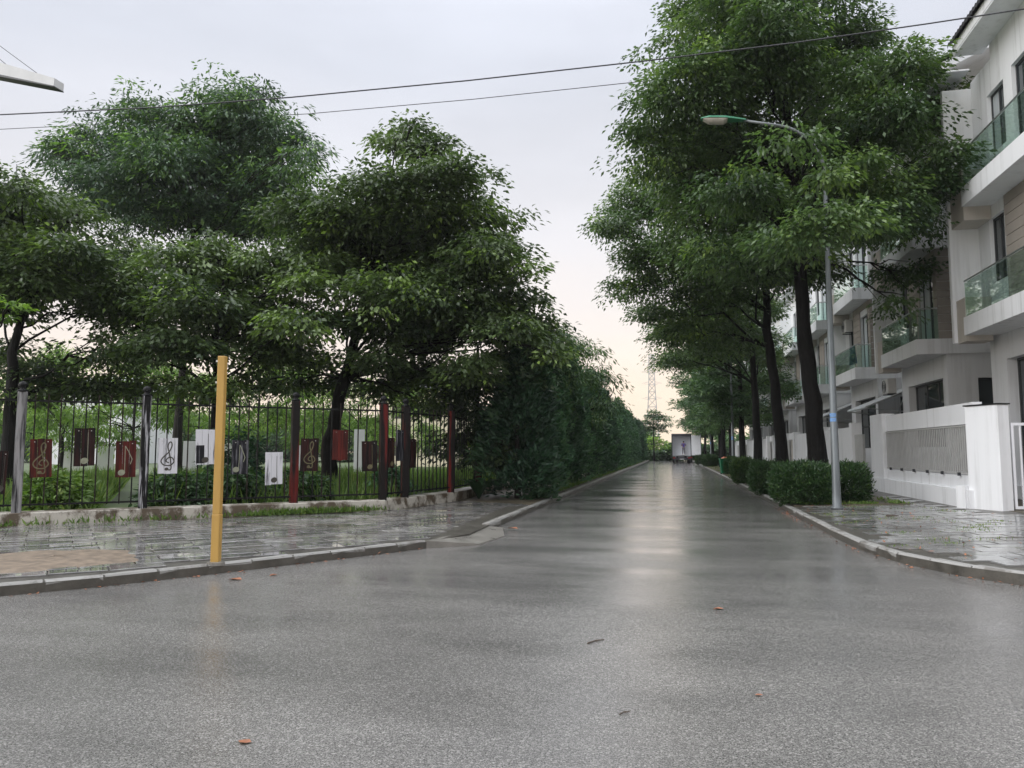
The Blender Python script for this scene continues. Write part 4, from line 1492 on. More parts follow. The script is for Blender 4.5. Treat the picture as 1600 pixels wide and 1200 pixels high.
D_l = [(270, 410, 55), (335, 395, 48), (420, 420, 55), (475, 440, 35), (225, 465, 58), (310, 475, 60), (400, 485, 52), (250, 545, 50), (330, 550, 40), (195, 555, 38), (425, 555, 42), (355, 600, 26), (290, 600, 26), (470, 500, 40), (240, 600, 24), (445, 600, 24), (260, 460, 60, 2), (360, 440, 60, 2), (360, 520, 50, 1.5), (290, 530, 50, -1), (440, 490, 50, 2), (390, 590, 30, 1), (215, 510, 50, 2), (320, 620, 26, 1.5), (440, 540, 50, 2.4)]
bD = AY(333, 745, 18.8)
big_tree('park_tree', 'front umbrella shaped tree directly behind the yellow pole', (bD.x, 18.8, 0.15),
         [(bD.x, 18.8, 0.15), (bD.x, 18.8, 2.4), (bD.x - .05, 18.8, 4.4), (bD.x + .1, 18.8, 6.2)], 0.14, lobes_px(D_l, 18.8, lg_, 1.5), 'leaf_left', lg_, LT, **dict(kl, tbase=0.55, fresh=0.05))
E_l = [(740, 600, 45), (705, 630, 42), (800, 600, 42), (770, 650, 45), (730, 680, 36), (820, 560, 36), (700, 700, 24), (760, 710, 36)]
bE = AY(742, 740, 23.5)
big_tree('park_tree', 'low tree, leaves tinted dark for shade, smothering the fence beside the first conifer', (bE.x, 23.8, 0.15),
         [(bE.x, 23.8, 0.15), (bE.x, 23.8, 2.0), (bE.x, 23.8, 5.0)], 0.15, lobes_px(E_l, 23.2, lg_, 1.0), 'leaf_left', lg_, LT, **dict(kl, tbase=0.2))  # low tint puts the shade under the broad crown into the leaf colour

# sapling of bright leaves at the very left edge
S_l = [(-8, 465, 26), (12, 478, 16), (-5, 495, 18)]
bS = AY(-25, 760, 14.6)
big_tree('sapling', 'bright yellow green sapling leaves poking in at left edge', (bS.x, 14.6, 0.15), [(bS.x, 14.6, 0.15), (bS.x, 14.6, 2.5), (bS.x + .1, 14.6, 4.2)], 0.06,
         lobes_px(S_l, 14.6, lg_, 0.3), 'leaf_fresh', lg_, LT, bark='bark2', dens=20, k=16, L=0.16, W=0.07, rad=0.22, fresh=0.5)

# lighter trees deeper in the park: one model, turned and scaled
def soft_tree(label, yy, px, seed, group, hgt=6.5, wid=2.6, mat='leaf_fresh', z0=1.4, nl=14, L=0.30):
    r2 = np.random.default_rng(seed)
    b = AY(px, 720, yy)
    lobs = []
    for k in range(nl):
        a = r2.uniform(0, 2 * np.pi)
        zz = r2.uniform(z0, hgt)
        q = wid * math.sqrt(r2.uniform(0.05, 1)) * math.sin(math.pi * min(0.9, max(0.2, zz / hgt)))
        lobs.append((b.x + q * math.cos(a), yy + q * math.sin(a), zz, r2.uniform(0.7, 1.1)))
    return big_tree('young_tree', label, (b.x, yy, 0.15), [(b.x, yy, 0.15), (b.x + .05, yy, hgt * 0.4), (b.x + .1, yy, hgt * 0.8)], 0.11, lobs, mat, r2, group, bark='bark2',
                    dens=9, k=16, L=L, W=0.07, rad=0.5, droop=1.1, fresh=0.2)


YT = 'pale green young trees deep in the park'
ys = [soft_tree('pale weeping tree in the park seen between the clef board and note board', 31, 95, 50, YT),
      soft_tree('pale green tree in the park right of the yellow pole', 33, 400, 51, YT)]
for (px, yy, rot, sc, src, lab) in ((205, 36, 1.2, 1.05, 0, 'pale tree in the park behind the black and white post'), (275, 40, 2.5, 1.15, 1, 'pale tree in the park behind the white clef board'),
                                    (560, 34, 0.6, 0.85, 1, 'pale tree in the park behind the plain red board'), (465, 42, 4.0, 1.1, 0, 'pale tree deep in the park left of the big trunk'),
                                    (25, 38, 3.1, 1.0, 1, 'pale tree deep in the park at the left edge'), (640, 46, 5.0, 0.9, 0, 'pale tree deep in the park behind the dark red post')):
    c = copy_tree(ys[src])
    b = AY(px, 720, yy)
    c.location = (b.x, yy, 0.15)
    c.rotation_euler.z = rot
    c.scale = (sc, sc, sc)
    c['label'] = lab

# ------------------------------------------------------------------ conifers along the left kerb
def conifer_mesh(seed, hgt, wid, n=5200):
    r2 = np.random.default_rng(seed)
    # upright plumes set round the column, each a cluster of tufts
    npl = int(26 + hgt * 7)
    pz = r2.uniform(0, 1, npl) ** 0.9
    pw = wid / 2 * np.where(pz < 0.25, 0.82 + 0.18 * pz / 0.25, (1 - (pz - 0.25) / 0.75) ** 0.75)
    pa = np.arange(npl) * 2.4 + r2.normal(0, 0.3, npl)
    pr_ = pw * r2.uniform(0.55, 0.95, npl)
    pc = np.stack([pr_ * np.cos(pa), pr_ * np.sin(pa), 0.3 + pz * (hgt - 0.5)], 1)
    nt = npl * 11
    sph = unit(r2.normal(0, 1, (nt, 3))) * r2.uniform(0.65, 1.0, nt)[:, None]
    c = np.repeat(pc, 11, 0) + sph * np.array([0.30, 0.30, 0.55])[None] * r2.uniform(0.8, 1.2, nt)[:, None]
    c[:, 2] = np.maximum(c[:, 2], 0.08)
    a = np.repeat(pa, 11)
    o = unit(np.stack([np.cos(a), np.sin(a), np.full(nt, 1.1)], 1) + sph * 0.9)
    k = max(6, n // nt)
    cc, oo = np.repeat(c, k, 0), np.repeat(o, k, 0)
    m = len(cc)
    base = cc + r2.normal(0, 0.075, (m, 3))
    ax = unit(oo + r2.normal(0, 0.45, (m, 3)))
    nr = unit(oo + r2.normal(0, 0.8, (m, 3)))
    q = leaf_arrays(base, ax, nr, 0.20 * r2.uniform(0.6, 1.2, m), 0.075 * r2.uniform(0.7, 1.2, m))
    t = np.clip(np.repeat(np.repeat(r2.normal(0.42, 0.22, npl), 11) + r2.normal(0, 0.1, nt), k) + r2.normal(0, 0.1, m), 0, 1)
    return leaf_mesh('crown', q, t, 'leaf_conifer')


def conifer_trunk(h):
    return MB().tube([(0, 0, -0.05), (0.02, 0, h * 0.4), (0, 0, h * 0.85)], [0.09, 0.06, 0.015], 7).mesh('trunk', 'bark2')


CM = [conifer_mesh(60, 4.0, 2.1, 9000), conifer_mesh(61, 4.6, 1.6, 7500), conifer_mesh(62, 5.0, 1.5, 7500), conifer_mesh(63, 4.4, 1.65, 7500)]
CT = conifer_trunk(4.4)
yy = 21.9
i = 0
crng = random.Random(3)
names = ['first', 'second', 'third', 'fourth', 'fifth', 'sixth', 'seventh', 'eighth', 'ninth', 'tenth', 'eleventh', 'twelfth']
while yy < 112:
    if i == 0:
        lab, g = 'nearest bushy dark conifer at the left kerb, widest of its row', 'conifers along the left kerb'
    elif i < 12:
        lab, g = f'{names[i]} dark conifer of the row along the left kerb, counted from the corner', 'conifers along the left kerb'
    else:
        lab, g = 'dark columnar conifer in the receding row along the left kerb, past the twelfth', 'conifers along the left kerb'
    t = thing('conifer', lab, 'conifer', (-4.38 + crng.uniform(-.12, .12), yy, ZL), crng.uniform(0, 6.28), g)
    s = 1.0 if i == 0 else crng.uniform(0.82, 1.18)
    t.scale = (s * (1.15 if i == 0 else crng.uniform(0.92, 1.1)), s * (1.15 if i == 0 else 1), s)
    link('crown', CM[0] if i == 0 else CM[1 + i % 3], t)
    link('trunk', CT, t)
    yy += 2.1 if i == 0 else crng.uniform(1.75, 2.1)
    i += 1
# soil bed under them
MB().prism([(-3.62, 19.5), (-3.62, 116), (-5.9, 116), (-5.9, 20.6)], 0.03, ZL + 0.006).build('hedge_bed', 'soil', kind='structure')

# small broadleaf trees behind the conifers
HT = 'light broadleaf trees behind the conifers'
hp_ = [soft_tree('light green tree leaning over the first conifers', 27.5, 850, 70, HT, 6.6, 1.9, 'leaf_far', 3.2, 12, 0.26),
       soft_tree('light green tree behind the conifers, second from corner', 36, 895, 71, HT, 7.0, 2.2, 'leaf_far', 3.0, 13, 0.28)]
hl = ['third', 'fourth', 'fifth', 'sixth', 'seventh', 'eighth', 'ninth', 'tenth', 'eleventh', 'twelfth']
for k in range(10):
    c = copy_tree(hp_[k % 2])
    y = 42 + k * 7.0
    c.location = (-7.3 + crng.uniform(-.5, .5), y, 0.15)
    c.rotation_euler.z = crng.uniform(0, 6)
    s = crng.uniform(0.88, 1.08)
    c.scale = (s, s, s)
    c['label'] = f'light green tree behind the conifers, {hl[k]} from corner'

# ------------------------------------------------------------------ shrubs on the right
def shrub(label, px, py, wpx, hpx, seed, mat='leaf_shrub', tb=0.45, L=0.11):
    r2 = np.random.default_rng(seed)
    b = G(px, py, 0.14)
    dist = (b - _C).dot(_fw)
    w, h = wpx * dist / F, hpx * dist / F
    d = min(w, 1.5)
    t = thing('clipped_shrub', label, 'shrub', (b.x, b.y + d / 2, zr(b.x)), 0, 'clipped shrubs under the street trees')
    n = int(620 * w * h) + 60
    u = unit(r2.normal(0, 1, (n, 3)))
    sq = np.maximum(np.abs(u[:, :2]).max(1), np.abs(u[:, 2]))
    p = u / (sq ** 0.55)[:, None]
    p *= np.where(r2.uniform(0, 1, n) < 0.85, r2.uniform(0.86, 1.06, n), r2.uniform(0.4, 0.86, n))[:, None]
    c = p * np.array([w / 2, d / 2, h / 2])[None] + np.array([0, 0, h / 2 + 0.03])[None]
    c[:, 2] = np.maximum(c[:, 2], 0.05)
    k = 12
    cc, oo = np.repeat(c, k, 0), np.repeat(unit(u + np.array([0, 0, 0.7])), k, 0)
    m = len(cc)
    base = cc + r2.normal(0, 0.05, (m, 3))
    ax = unit(oo + r2.normal(0, 0.55, (m, 3)))
    nr = unit(np.array([0, 0, 1.0]) + r2.normal(0, 0.7, (m, 3)))
    q = leaf_arrays(base, ax, nr, L * r2.uniform(0.6, 1.3, m), 0.032 * r2.uniform(0.8, 1.3, m))
    tt = np.clip(np.repeat(r2.normal(tb, 0.16, n), k) + r2.normal(0, 0.1, m), 0, 1)
    link('foliage', leaf_mesh('foliage', q, tt, mat), t)
    st = MB()
    for s in range(7):
        a = r2.uniform(0, 6.28)
        st.tube([(0.05 * math.cos(a), 0.05 * math.sin(a), -0.02), (w * 0.3 * math.cos(a), d * 0.3 * math.sin(a), h * 0.7)], [0.015, 0.006], 5)
    st.build('stems', 'bark2', t)


shrub('dark green clipped shrub in front of the nearest trunk, left of lamp', 1262, 790, 92, 60, 80)
shrub('dark green clipped shrub just right of the near lamp post', 1334, 788, 56, 56, 81)
shrub('clipped shrub in front of the second trunk', 1203, 772, 50, 46, 82)
shrub('small leggy shrub with bare gaps at the kerb, before the third trunk', 1164, 755, 34, 36, 83, tb=0.6)
shrub('low shrub behind the green bin', 1145, 741, 24, 24, 84)
shrub('low clipped shrub left of the green bin', 1110, 729, 22, 17, 85)
shrub('far low shrub beside the truck rear', 1096, 725, 16, 12, 86, L=0.16)

# ------------------------------------------------------------------ grass and weeds
def blades(name, label, pts, hmin, hmax, seed, lean=0.35, tb=0.4, w=0.02, parent=None, cat='grass'):
    r2 = np.random.default_rng(seed)
    pts = np.array(pts)
    m = len(pts)
    ax = unit(np.stack([r2.normal(0, lean, m), r2.normal(0, lean, m), np.ones(m)], 1))
    a = r2.uniform(0, 6.28, m)
    nr = np.stack([np.cos(a), np.sin(a), np.zeros(m)], 1)
    q = leaf_arrays(pts, ax, nr, r2.uniform(hmin, hmax, m), w * r2.uniform(0.7, 1.4, m))
    tint = np.clip(r2.normal(tb, 0.2, m), 0, 1)
    return link(name, leaf_mesh(name, q, tint, 'grass'), parent, label=label, cat=cat, kind='stuff')


def in_park(x, y):
    d = Vector((x - F1A[0], y - F1A[1], 0))
    return d.dot(n1) < -0.55 and x < F2B[0] - 0.6


r2 = np.random.default_rng(5)
pts = []
patch = r2.uniform([-26, 9], [-7, 36], (400, 2))
while len(pts) < 42000:
    c = patch[r2.integers(0, 400)]
    q = c + r2.normal(0, 0.55, (40, 2))
    for x, y in q:
        if not in_park(x, y):
            continue
        # trodden path running in from the second panel
        s = Vector((x, y, 0)) - AP(192, 790, F1A, F1B)
        if abs(s.x * 0.80 + s.y * 0.60 - 0.0) < 0.55 and s.dot(n1) < 0.2:
            continue
        pts.append((x, y, 0.14))
blades('tall_grass', 'tall unmown grass and weeds behind the park fence', pts[:42000], 0.25, 0.85, 6, 0.35, 0.42, 0.035)
pts = []
for i in range(1500):
    t = r2.uniform()
    if t < 0.85:
        p = AP(r2.normal(470, 50), 806, F1A, F1B)
    else:
        p = AP(r2.uniform(-10, 590), 806, F1A, F1B)
    p = p + n1 * (0.11 + abs(r2.normal(0, 0.09)))
    pts.append((p.x, p.y, ZL))
blades('plinth_weeds', 'low green weeds along the foot of the stained plinth', pts, 0.05, 0.2, 7, 0.5, 0.45, 0.03)
pts = []
for i in range(40):
    cx, cy = r2.uniform(3.1, 6.4), r2.uniform(10.5, 21)
    for _ in range(40):
        x, y = cx + r2.normal(0, 0.16), cy + r2.normal(0, 0.12)
        if 3.0 < x < 6.5:
            pts.append((x, y, zr(x) - 0.005))
blades('joint_grass', 'thin grass growing in joints of the right pavement slabs', pts, 0.01, 0.035, 8, 0.9, 0.6, 0.014)
pts = []
for i in range(9000):
    x, y = r2.uniform(3.0, 5.7), 20.5 + 60 * r2.uniform() ** 1.8
    if math.sin(x * 3 + y) + math.sin(y * 1.3) > 0.1:
        pts.append((x, y, zr(x)))
blades('verge_grass', 'short grass on the planting strip between the shrubs', pts, 0.03, 0.12, 9, 0.5, 0.5, 0.03)
pts = [(-3.75 + abs(r2.normal(0, 0.25)) * -1, 22 + 80 * r2.uniform(), ZL) for _ in range(6000)]
blades('hedge_grass', 'short grass at the foot of the conifer row', pts, 0.04, 0.16, 10, 0.5, 0.35, 0.03)

# low bushes and a fern behind the fence
def bush(name, label, c, w, h, seed, mat, tb, L=0.16, W=0.07, n=260):
    r3 = np.random.default_rng(seed)
    t = thing(name, label, 'bush', c, 0, 'bushes behind the park fence')
    u = unit(r3.normal(0, 1, (n, 3)))
    u[:, 2] = np.abs(u[:, 2])
    p = u * np.array([w / 2, w / 2, h])[None] * r3.uniform(0.5, 1.05, n)[:, None]
    q, tt = sprays(p + np.array([0, 0, 0.1]), u, 0.2 * r3.uniform(0.7, 1.3, n), 12, L, W, r3, 0.5, tbase=tb)
    link('foliage', leaf_mesh('foliage', q, tt, mat), t)
    s = MB()
    for k in range(6):
        a = r3.uniform(0, 6.28)
        s.tube([(0, 0, -0.02), (w * 0.25 * math.cos(a), w * 0.25 * math.sin(a), h * 0.6)], [0.02, 0.008], 5)
    s.build('stems', 'bark2', t)


for k, (px, d, w, h, mat, tb, lab) in enumerate(((285, 1.2, 1.3, 0.8, 'leaf_shrub', 0.3, 'dark low bush behind the white clef board'), (380, 1.6, 1.5, 0.95, 'leaf_shrub', 0.35, 'dark bush right of the yellow pole behind the fence'),
                                                 (505, 1.6, 1.4, 0.8, 'leaf_shrub', 0.4, 'dark bush at the foot of the big leaning trunk'), (425, 4.0, 1.8, 1.9, 'leaf_conifer', 0.1, 'black green round bush behind the low white board'),
                                                 (85, 2.2, 1.5, 0.9, 'grass', 0.45, 'yellow green bush below the treble clef board'), (660, 0.9, 0.9, 0.9, 'leaf_conifer', 0.3, 'dark leafy bush behind the bars past the corner'))):
    p = AP(px, 790, F1A, F1B) if px < 600 else AP(px, 780, F1B, F2B)
    dd = -n1 * d if px < 600 else Vector((-d, 0, 0))
    bush('bush', lab, (p.x + dd.x, p.y + dd.y, 0.15), w, h, 90 + k, mat, tb)
fp = G(715, 772, ZL + 0.2)
ft = thing('fern', 'small arching fern at the fence foot beside the first conifer', 'fern', (-5.45, 21.2, ZL))
fr = np.random.default_rng(3)
for k in range(9):
    a = k * 0.7 + 0.2
    vs, fs = [], []
    for i in range(9):
        s = i / 8
        rr, zz = 0.75 * s, 0.55 * math.sin(s * 2.3)
        wd = 0.09 * math.sin(math.pi * min(1, s * 0.92 + 0.08)) + 0.004
        for e in (-1, 1):
            vs.append((rr * math.cos(a) - e * wd * math.sin(a), rr * math.sin(a) + e * wd * math.cos(a), 0.05 + zz - 0.03 * abs(e)))
    fs = [(2 * i, 2 * i + 1, 2 * i + 3, 2 * i + 2) for i in range(8)]
    MB().add(vs, fs).build('frond', 'leaf_shrub', ft)

# ------------------------------------------------------------------ things standing in the park
def white_panel(label, px, yy, w, h, name='notice_panel'):
    b = AY(px, 720, yy)
    t = thing(name, label, 'panel', (b.x, yy, 0.15), 0.5, 'white panels standing in the park')
    MB().box(-w / 2, w / 2, -0.05, 0.05, 0.35, h).build('panel', 'white_fresh', t)
    for s in (-1, 1):
        MB().box(s * (w / 2 - 0.1) - 0.04, s * (w / 2 - 0.1) + 0.04, -0.04, 0.04, -0.05, 0.35).build('leg', 'frame', t)


for px, yy, w, h, lab in ((110, 33, 0.9, 1.5, 'white panel in the park left of the nearly black note board'), (165, 35, 0.8, 1.6, 'white panel in the park left of the bright red board'),
                          (217, 37, 0.6, 1.5, 'narrow white panel in the park beside the black and white post'), (297, 30, 0.6, 1.8, 'white panel in the park between the two white boards'),
                          (352, 31, 0.55, 1.9, 'white panel in the park just right of the yellow pole'), (464, 30, 0.5, 1.6, 'narrow white panel right of the black and red post'),
                          (561, 31, 0.45, 2.3, 'tall narrow white panel left of the dark thin note board')):
    white_panel(lab, px, yy, w, h)

# pale buildings beyond the park
def far_building(name, label, px0, px1, pytop, yy, mat, roofmat, depth=9):
    a, b = AY(px0, 705, yy), AY(px1, 705, yy)
    z = AY((px0 + px1) / 2, pytop, yy).z
    w = b.x - a.x
    t = thing(name, label, 'building', (a.x, yy, 0.1))
    m = MB()
    n = max(2, int(w / 3.2))
    holes = []
    for i in range(n):
        c = w * (i + 0.5) / n
        for z0 in np.arange(1.0, z - 1.8, 3.2):
            holes.append((c - 0.6, c + 0.6, z0, z0 + 1.4))
    ms = MB()
    wall_x(ms, 0, 0.3, 0, w, 0, z, holes)
    m.add([(y, x, zz) for x, y, zz in ms.v], [tuple(reversed(f)) for f in ms.f])
    m.box(0, 0.3, 0.3, depth, 0, z)
    m.box(w - 0.3, w, 0.3, depth, 0, z)
    m.box(0.3, w - 0.3, depth - 0.3, depth, 0, z)
    m.build('wall', mat, t)
    for h in holes:
        f = MB()
        f.box(h[0], h[1], 0.12, 0.18, h[2], h[2] + 0.08).box(h[0], h[1], 0.12, 0.18, h[3] - 0.08, h[3])
        f.box(h[0], h[0] + 0.08, 0.12, 0.18, h[2] + .08, h[3] - .08).box(h[1] - 0.08, h[1], 0.12, 0.18, h[2] + .08, h[3] - .08)
        o = f.build('window', 'frame', t)
        MB().box(h[0] + .04, h[1] - .04, 0.14, 0.16, h[2] + .04, h[3] - .04).build('pane', 'pane', o)
    MB().add([(-0.5, -0.5, z + .002), (w + .5, -0.5, z + .002), (w + .5, depth + .5, z + .002), (-.5, depth + .5, z + .002), (w * .2, depth / 2, z + 1.8), (w * .8, depth / 2, z + 1.8)],
             [(3, 2, 1, 0), (0, 1, 5, 4), (1, 2, 5), (2, 3, 4, 5), (3, 0, 4)]).build('roof', roofmat, t)


far_building('park_house', 'cream building beyond the park seen past the corner fence posts', 596, 700, 612, 62, 'cream', 'rooftile')
far_building('park_house', 'pale building with grey roof far behind the left trees', 70, 190, 610, 70, 'grey_render', 'canopy')

# ------------------------------------------------------------------ far end of the street
def tree_belt(name, label, x0, x1, y0, y1, h, n, seed, mat='leaf_far', parent=None):
    r3 = np.random.default_rng(seed)
    c = np.stack([r3.uniform(x0, x1, n), r3.uniform(y0, y1, n), h * r3.uniform(0.02, 1, n) ** 0.7], 1)
    c[:, 2] *= 0.72 + 0.28 * np.sin(c[:, 0] * 0.5 + seed) * np.cos(c[:, 0] * 0.21)
    o = unit(np.stack([r3.normal(0, .5, n), -np.ones(n) * 0.5, np.ones(n) * 0.5], 1))
    q, t = sprays(c, o, 0.9 * r3.uniform(0.7, 1.3, n), 10, 0.7, 0.32, r3, 0.4, tbase=0.45)
    return link(name, leaf_mesh(name, q, t, mat), parent, label=label, cat='trees', kind='stuff')


tree_belt('far_hedge', 'dense dark hedge closing the far end of the road', -12, 14, 120, 123, 3.0, 1500, 101)
tree_belt('distant_trees', 'belt of distant trees behind the park', -95, -14, 84, 96, 7.0, 5200, 102)
tree_belt('distant_trees', 'belt of distant trees behind the far houses', 6, 70, 126, 135, 7.5, 2600, 103)
tree_belt('distant_trees', 'belt of distant trees beyond the end of road on the left', -45, -3, 126, 134, 5.5, 2000, 104)

e0 = AY(1022, 715, 112)
lobs = lobes_px([(1022, 652, 11), (1010, 660, 9), (1036, 655, 10), (1022, 668, 10), (1008, 672, 8), (1035, 672, 9), (1022, 645, 7), (1042, 664, 7)], 112, rg, 0.8)
big_tree('street_tree', 'slim tree standing alone at the far end under the pylon', (e0.x, 112, 0.05), [(e0.x, 112, 0.05), (e0.x, 112, 3), (e0.x, 112, 6.5)], 0.13, lobs, 'leaf_far', rg,
         'trees at the far end', dens=6, k=18, L=0.4, W=0.16, rad=0.6, droop=0.3)
e1_ = AY(1010, 715, 117)
lobs = lobes_px([(1008, 690, 9), (1018, 688, 10), (1030, 692, 9), (1002, 698, 8), (1038, 698, 8), (1018, 700, 9)], 117, rg, 0.6)
big_tree('young_tree', 'yellow green tree low at the far end left of truck', (e1_.x, 117, 0.05), [(e1_.x, 117, 0.05), (e1_.x, 117, 1.5), (e1_.x, 117, 3)], 0.1, lobs, 'leaf_fresh', rg,
         'trees at the far end', dens=6, k=18, L=0.4, W=0.16, rad=0.6, droop=0.3, fresh=0.5)

# transmission tower
pyl = AY(1020, 690, 330)
tw = thing('pylon', 'tall grey lattice power pylon rising beyond the end of road', 'pylon', (pyl.x, 330, 0))
HT_ = AY(1020, 554, 330).z
lv_ = [(0, 3.4), (9, 2.6), (17, 2.0), (24, 1.6), (30, 1.3), (35, 1.2), (39, 1.15), (HT_ - 1.5, 1.1), (HT_, 1.05)]
for sx in (-1, 1):
    for sy in (-1, 1):
        MB().tube([(sx * w, sy * w, z) for z, w in lv_], 0.14, 4).build('leg', 'pylon', tw)
br = MB()
for (z0, w0), (z1, w1) in zip(lv_[:-1], lv_[1:]):
    n = max(1, int((z1 - z0) / (2 * w0) + 0.5))
    for k in range(n):
        a, b = z0 + (z1 - z0) * k / n, z0 + (z1 - z0) * (k + 1) / n
        wa, wb = w0 + (w1 - w0) * k / n, w0 + (w1 - w0) * (k + 1) / n
        for f in ((0, 1), (1, 0)):
            for s in (-1, 1):
                for d in (-1, 1):
                    if f[0] == 0:
                        br.tube([(-d * wa, s * wa, a), (d * wb, s * wb, b)], 0.075, 3, False)
                    else:
                        br.tube([(s * wa, -d * wa, a), (s * wb, d * wb, b)], 0.075, 3, False)
        for s in (-1, 1):
            br.tube([(-wb, s * wb, b), (wb, s * wb, b)], 0.08, 3, False)
br.build('bracing', 'pylon', tw)
for z in (24, 30.5, 35.5, 40):
    for s in (-1, 1):
        MB().tube([(s * 1.1, 0, z + 0.9), (s * 4.4, 0, z + 0.2), (s * 1.1, 0, z - 0.3)], 0.09, 4).build('cross_arm', 'pylon', tw)

# ------------------------------------------------------------------ parked trucks and a person
def truck(label, x0, y0, w=2.35, bh=2.55, L=6.2, opened=True):
    t = thing('box_truck', label, 'truck', (x0, y0, 0), 0, 'box trucks parked at the far end')
    zb = 1.0
    b = MB()
    th = 0.06
    b.box(0, w, 0.0, L, zb, zb + th)
    b.box(0, th, 0.0, L, zb + th, zb + bh)
    b.box(w - th, w, 0.0, L, zb + th, zb + bh)
    b.box(0, w, 0.0, L, zb + bh + 0.001, zb + bh + th)
    b.box(th, w - th, L - th, L, zb + th, zb + bh)
    b.build('cargo_box', 'truck_white', t)
    fr_ = MB().box(-0.02, 0.08, -0.05, 0.0, zb - 0.05, zb + bh - 0.24).box(w - 0.08, w + 0.02, -0.05, 0.0, zb - 0.05, zb + bh - 0.24)
    fr_.box(-0.02, w + 0.02, -0.05, 0.0, zb + bh - 0.24, zb + bh + 0.1)
    fr_.build('rear_frame', 'truck_dark', t)
    if opened:
        MB().box(th, w - th, 0.75, 0.80, zb + th, zb + bh).build('added_partition', 'truck_white', t)  # added white partition, set near the rear to catch light in the box
        MB().box(0, 1.15, -0.04, 0.0, 0, bh - 0.1).build('rear_door', 'truck_white', t, loc=(w + 0.04, -0.02, zb), rz=-0.35)
    else:
        for a in (0.02, w / 2 + 0.01):
            MB().box(a, a + w / 2 - 0.03, -0.04, -0.002, zb + 0.03, zb + bh - 0.25).build('rear_door', 'truck_white', t)
    ch = MB().box(0.55, 0.75, 0.1, L + 1.6, 0.62, 0.88).box(w - 0.75, w - 0.55, 0.1, L + 1.6, 0.62, 0.88).box(0.1, w - 0.1, 0.1, 0.3, 0.55, 0.70)
    ch.build('chassis', 'truck_dark', t)
    MB().box(0.05, w - 0.05, -0.08, 0.06, 0.46, 0.60).build('bumper', 'truck_dark', t)
    for sx in (0.12, w - 0.42):
        MB().box(sx, sx + 0.3, -0.10, -0.08, 0.62, 0.74).build('tail_lamp', 'tail_red', t)
    MB().box(w / 2 - 0.24, w / 2 + 0.24, -0.10, -0.082, 0.48, 0.58).build('number_plate', 'sticker_white', t)
    cab = MB()
    prof = [(L + 0.15, 0.6), (L + 1.9, 0.6), (L + 1.95, 1.3), (L + 1.55, 2.4), (L + 0.25, 2.5)]
    n = len(prof)
    cab.add([(0.1, y, z) for y, z in prof] + [(w - 0.1, y, z) for y, z in prof], [tuple(range(n)), tuple(range(2 * n - 1, n - 1, -1))] + [(i, i + n, (i + 1) % n + n, (i + 1) % n) for i in range(n)])
    c = cab.build('cab', 'truck_white', t)
    for sx in (0.09, w - 0.09):
        MB().box(sx - 0.008, sx + 0.008, L + 0.6, L + 1.5, 1.5, 2.15).build('side_window', 'pane', c)
    MB().add([(0.25, L + 1.93, 1.42), (w - 0.25, L + 1.93, 1.42), (w - 0.25, L + 1.60, 2.32), (0.25, L + 1.60, 2.32)], [(0, 1, 2, 3)]).build('windscreen', 'pane', c)
    for y in (1.3, L + 1.1):
        for sx in (0.08, w - 0.38):
            k = MB()
            prof2 = [(0.20, 0.0), (0.40, 0.02), (0.43, 0.08), (0.43, 0.22), (0.40, 0.28), (0.20, 0.30)]
            vs, fs = [], []
            N = 20
            for r, d in prof2:
                for q in range(N):
                    a = 2 * math.pi * q / N
                    vs.append((sx + d, y + r * math.cos(a), 0.43 + r * math.sin(a)))
            for i in range(len(prof2) - 1):
                for q in range(N):
                    fs.append((i * N + q, i * N + (q + 1) % N, (i + 1) * N + (q + 1) % N, (i + 1) * N + q))
            o = k.add(vs, fs).build('wheel', 'tyre', t)
            MB().add([(sx + d, y + 0.21 * math.cos(a), 0.43 + 0.21 * math.sin(a)) for d in (0.03, 0.27) for a in np.linspace(0, 2 * math.pi, 13)[:-1]],
                     [tuple(range(12)), tuple(range(23, 11, -1))] + [(i, 12 + i, 12 + (i + 1) % 12, (i + 1) % 12) for i in range(12)]).build('rim', 'steel', o)
    return t


truck('white box truck parked at the far right kerb, rear open with a person', -0.02, 96.0)
truck('second box truck parked ahead of the open one, mostly hidden', 0.45, 105.5, opened=False)

# person standing in the open rear
pr = thing('person', 'person in purple top and grey trousers standing in the truck rear', 'person', (1.42, 96.35, 1.06), 0)


def skin_mesh(name, verts, edges, radii, mat, parent, root=0, sub=2):
    me = bpy.data.meshes.new(name)
    me.from_pydata(verts, edges, [])
    o = bpy.data.objects.new(name, me)
    COL.objects.link(o)
    md = o.modifiers.new('skin', 'SKIN')
    sv = me.skin_vertices[0].data
    for i, r in enumerate(radii):
        sv[i].radius = (r, r) if not hasattr(r, '__len__') else r
        sv[i].use_root = i == root
    s = o.modifiers.new('sub', 'SUBSURF')
    s.levels = s.render_levels = sub
    me.materials.append(M[mat])
    o.parent = parent
    return o


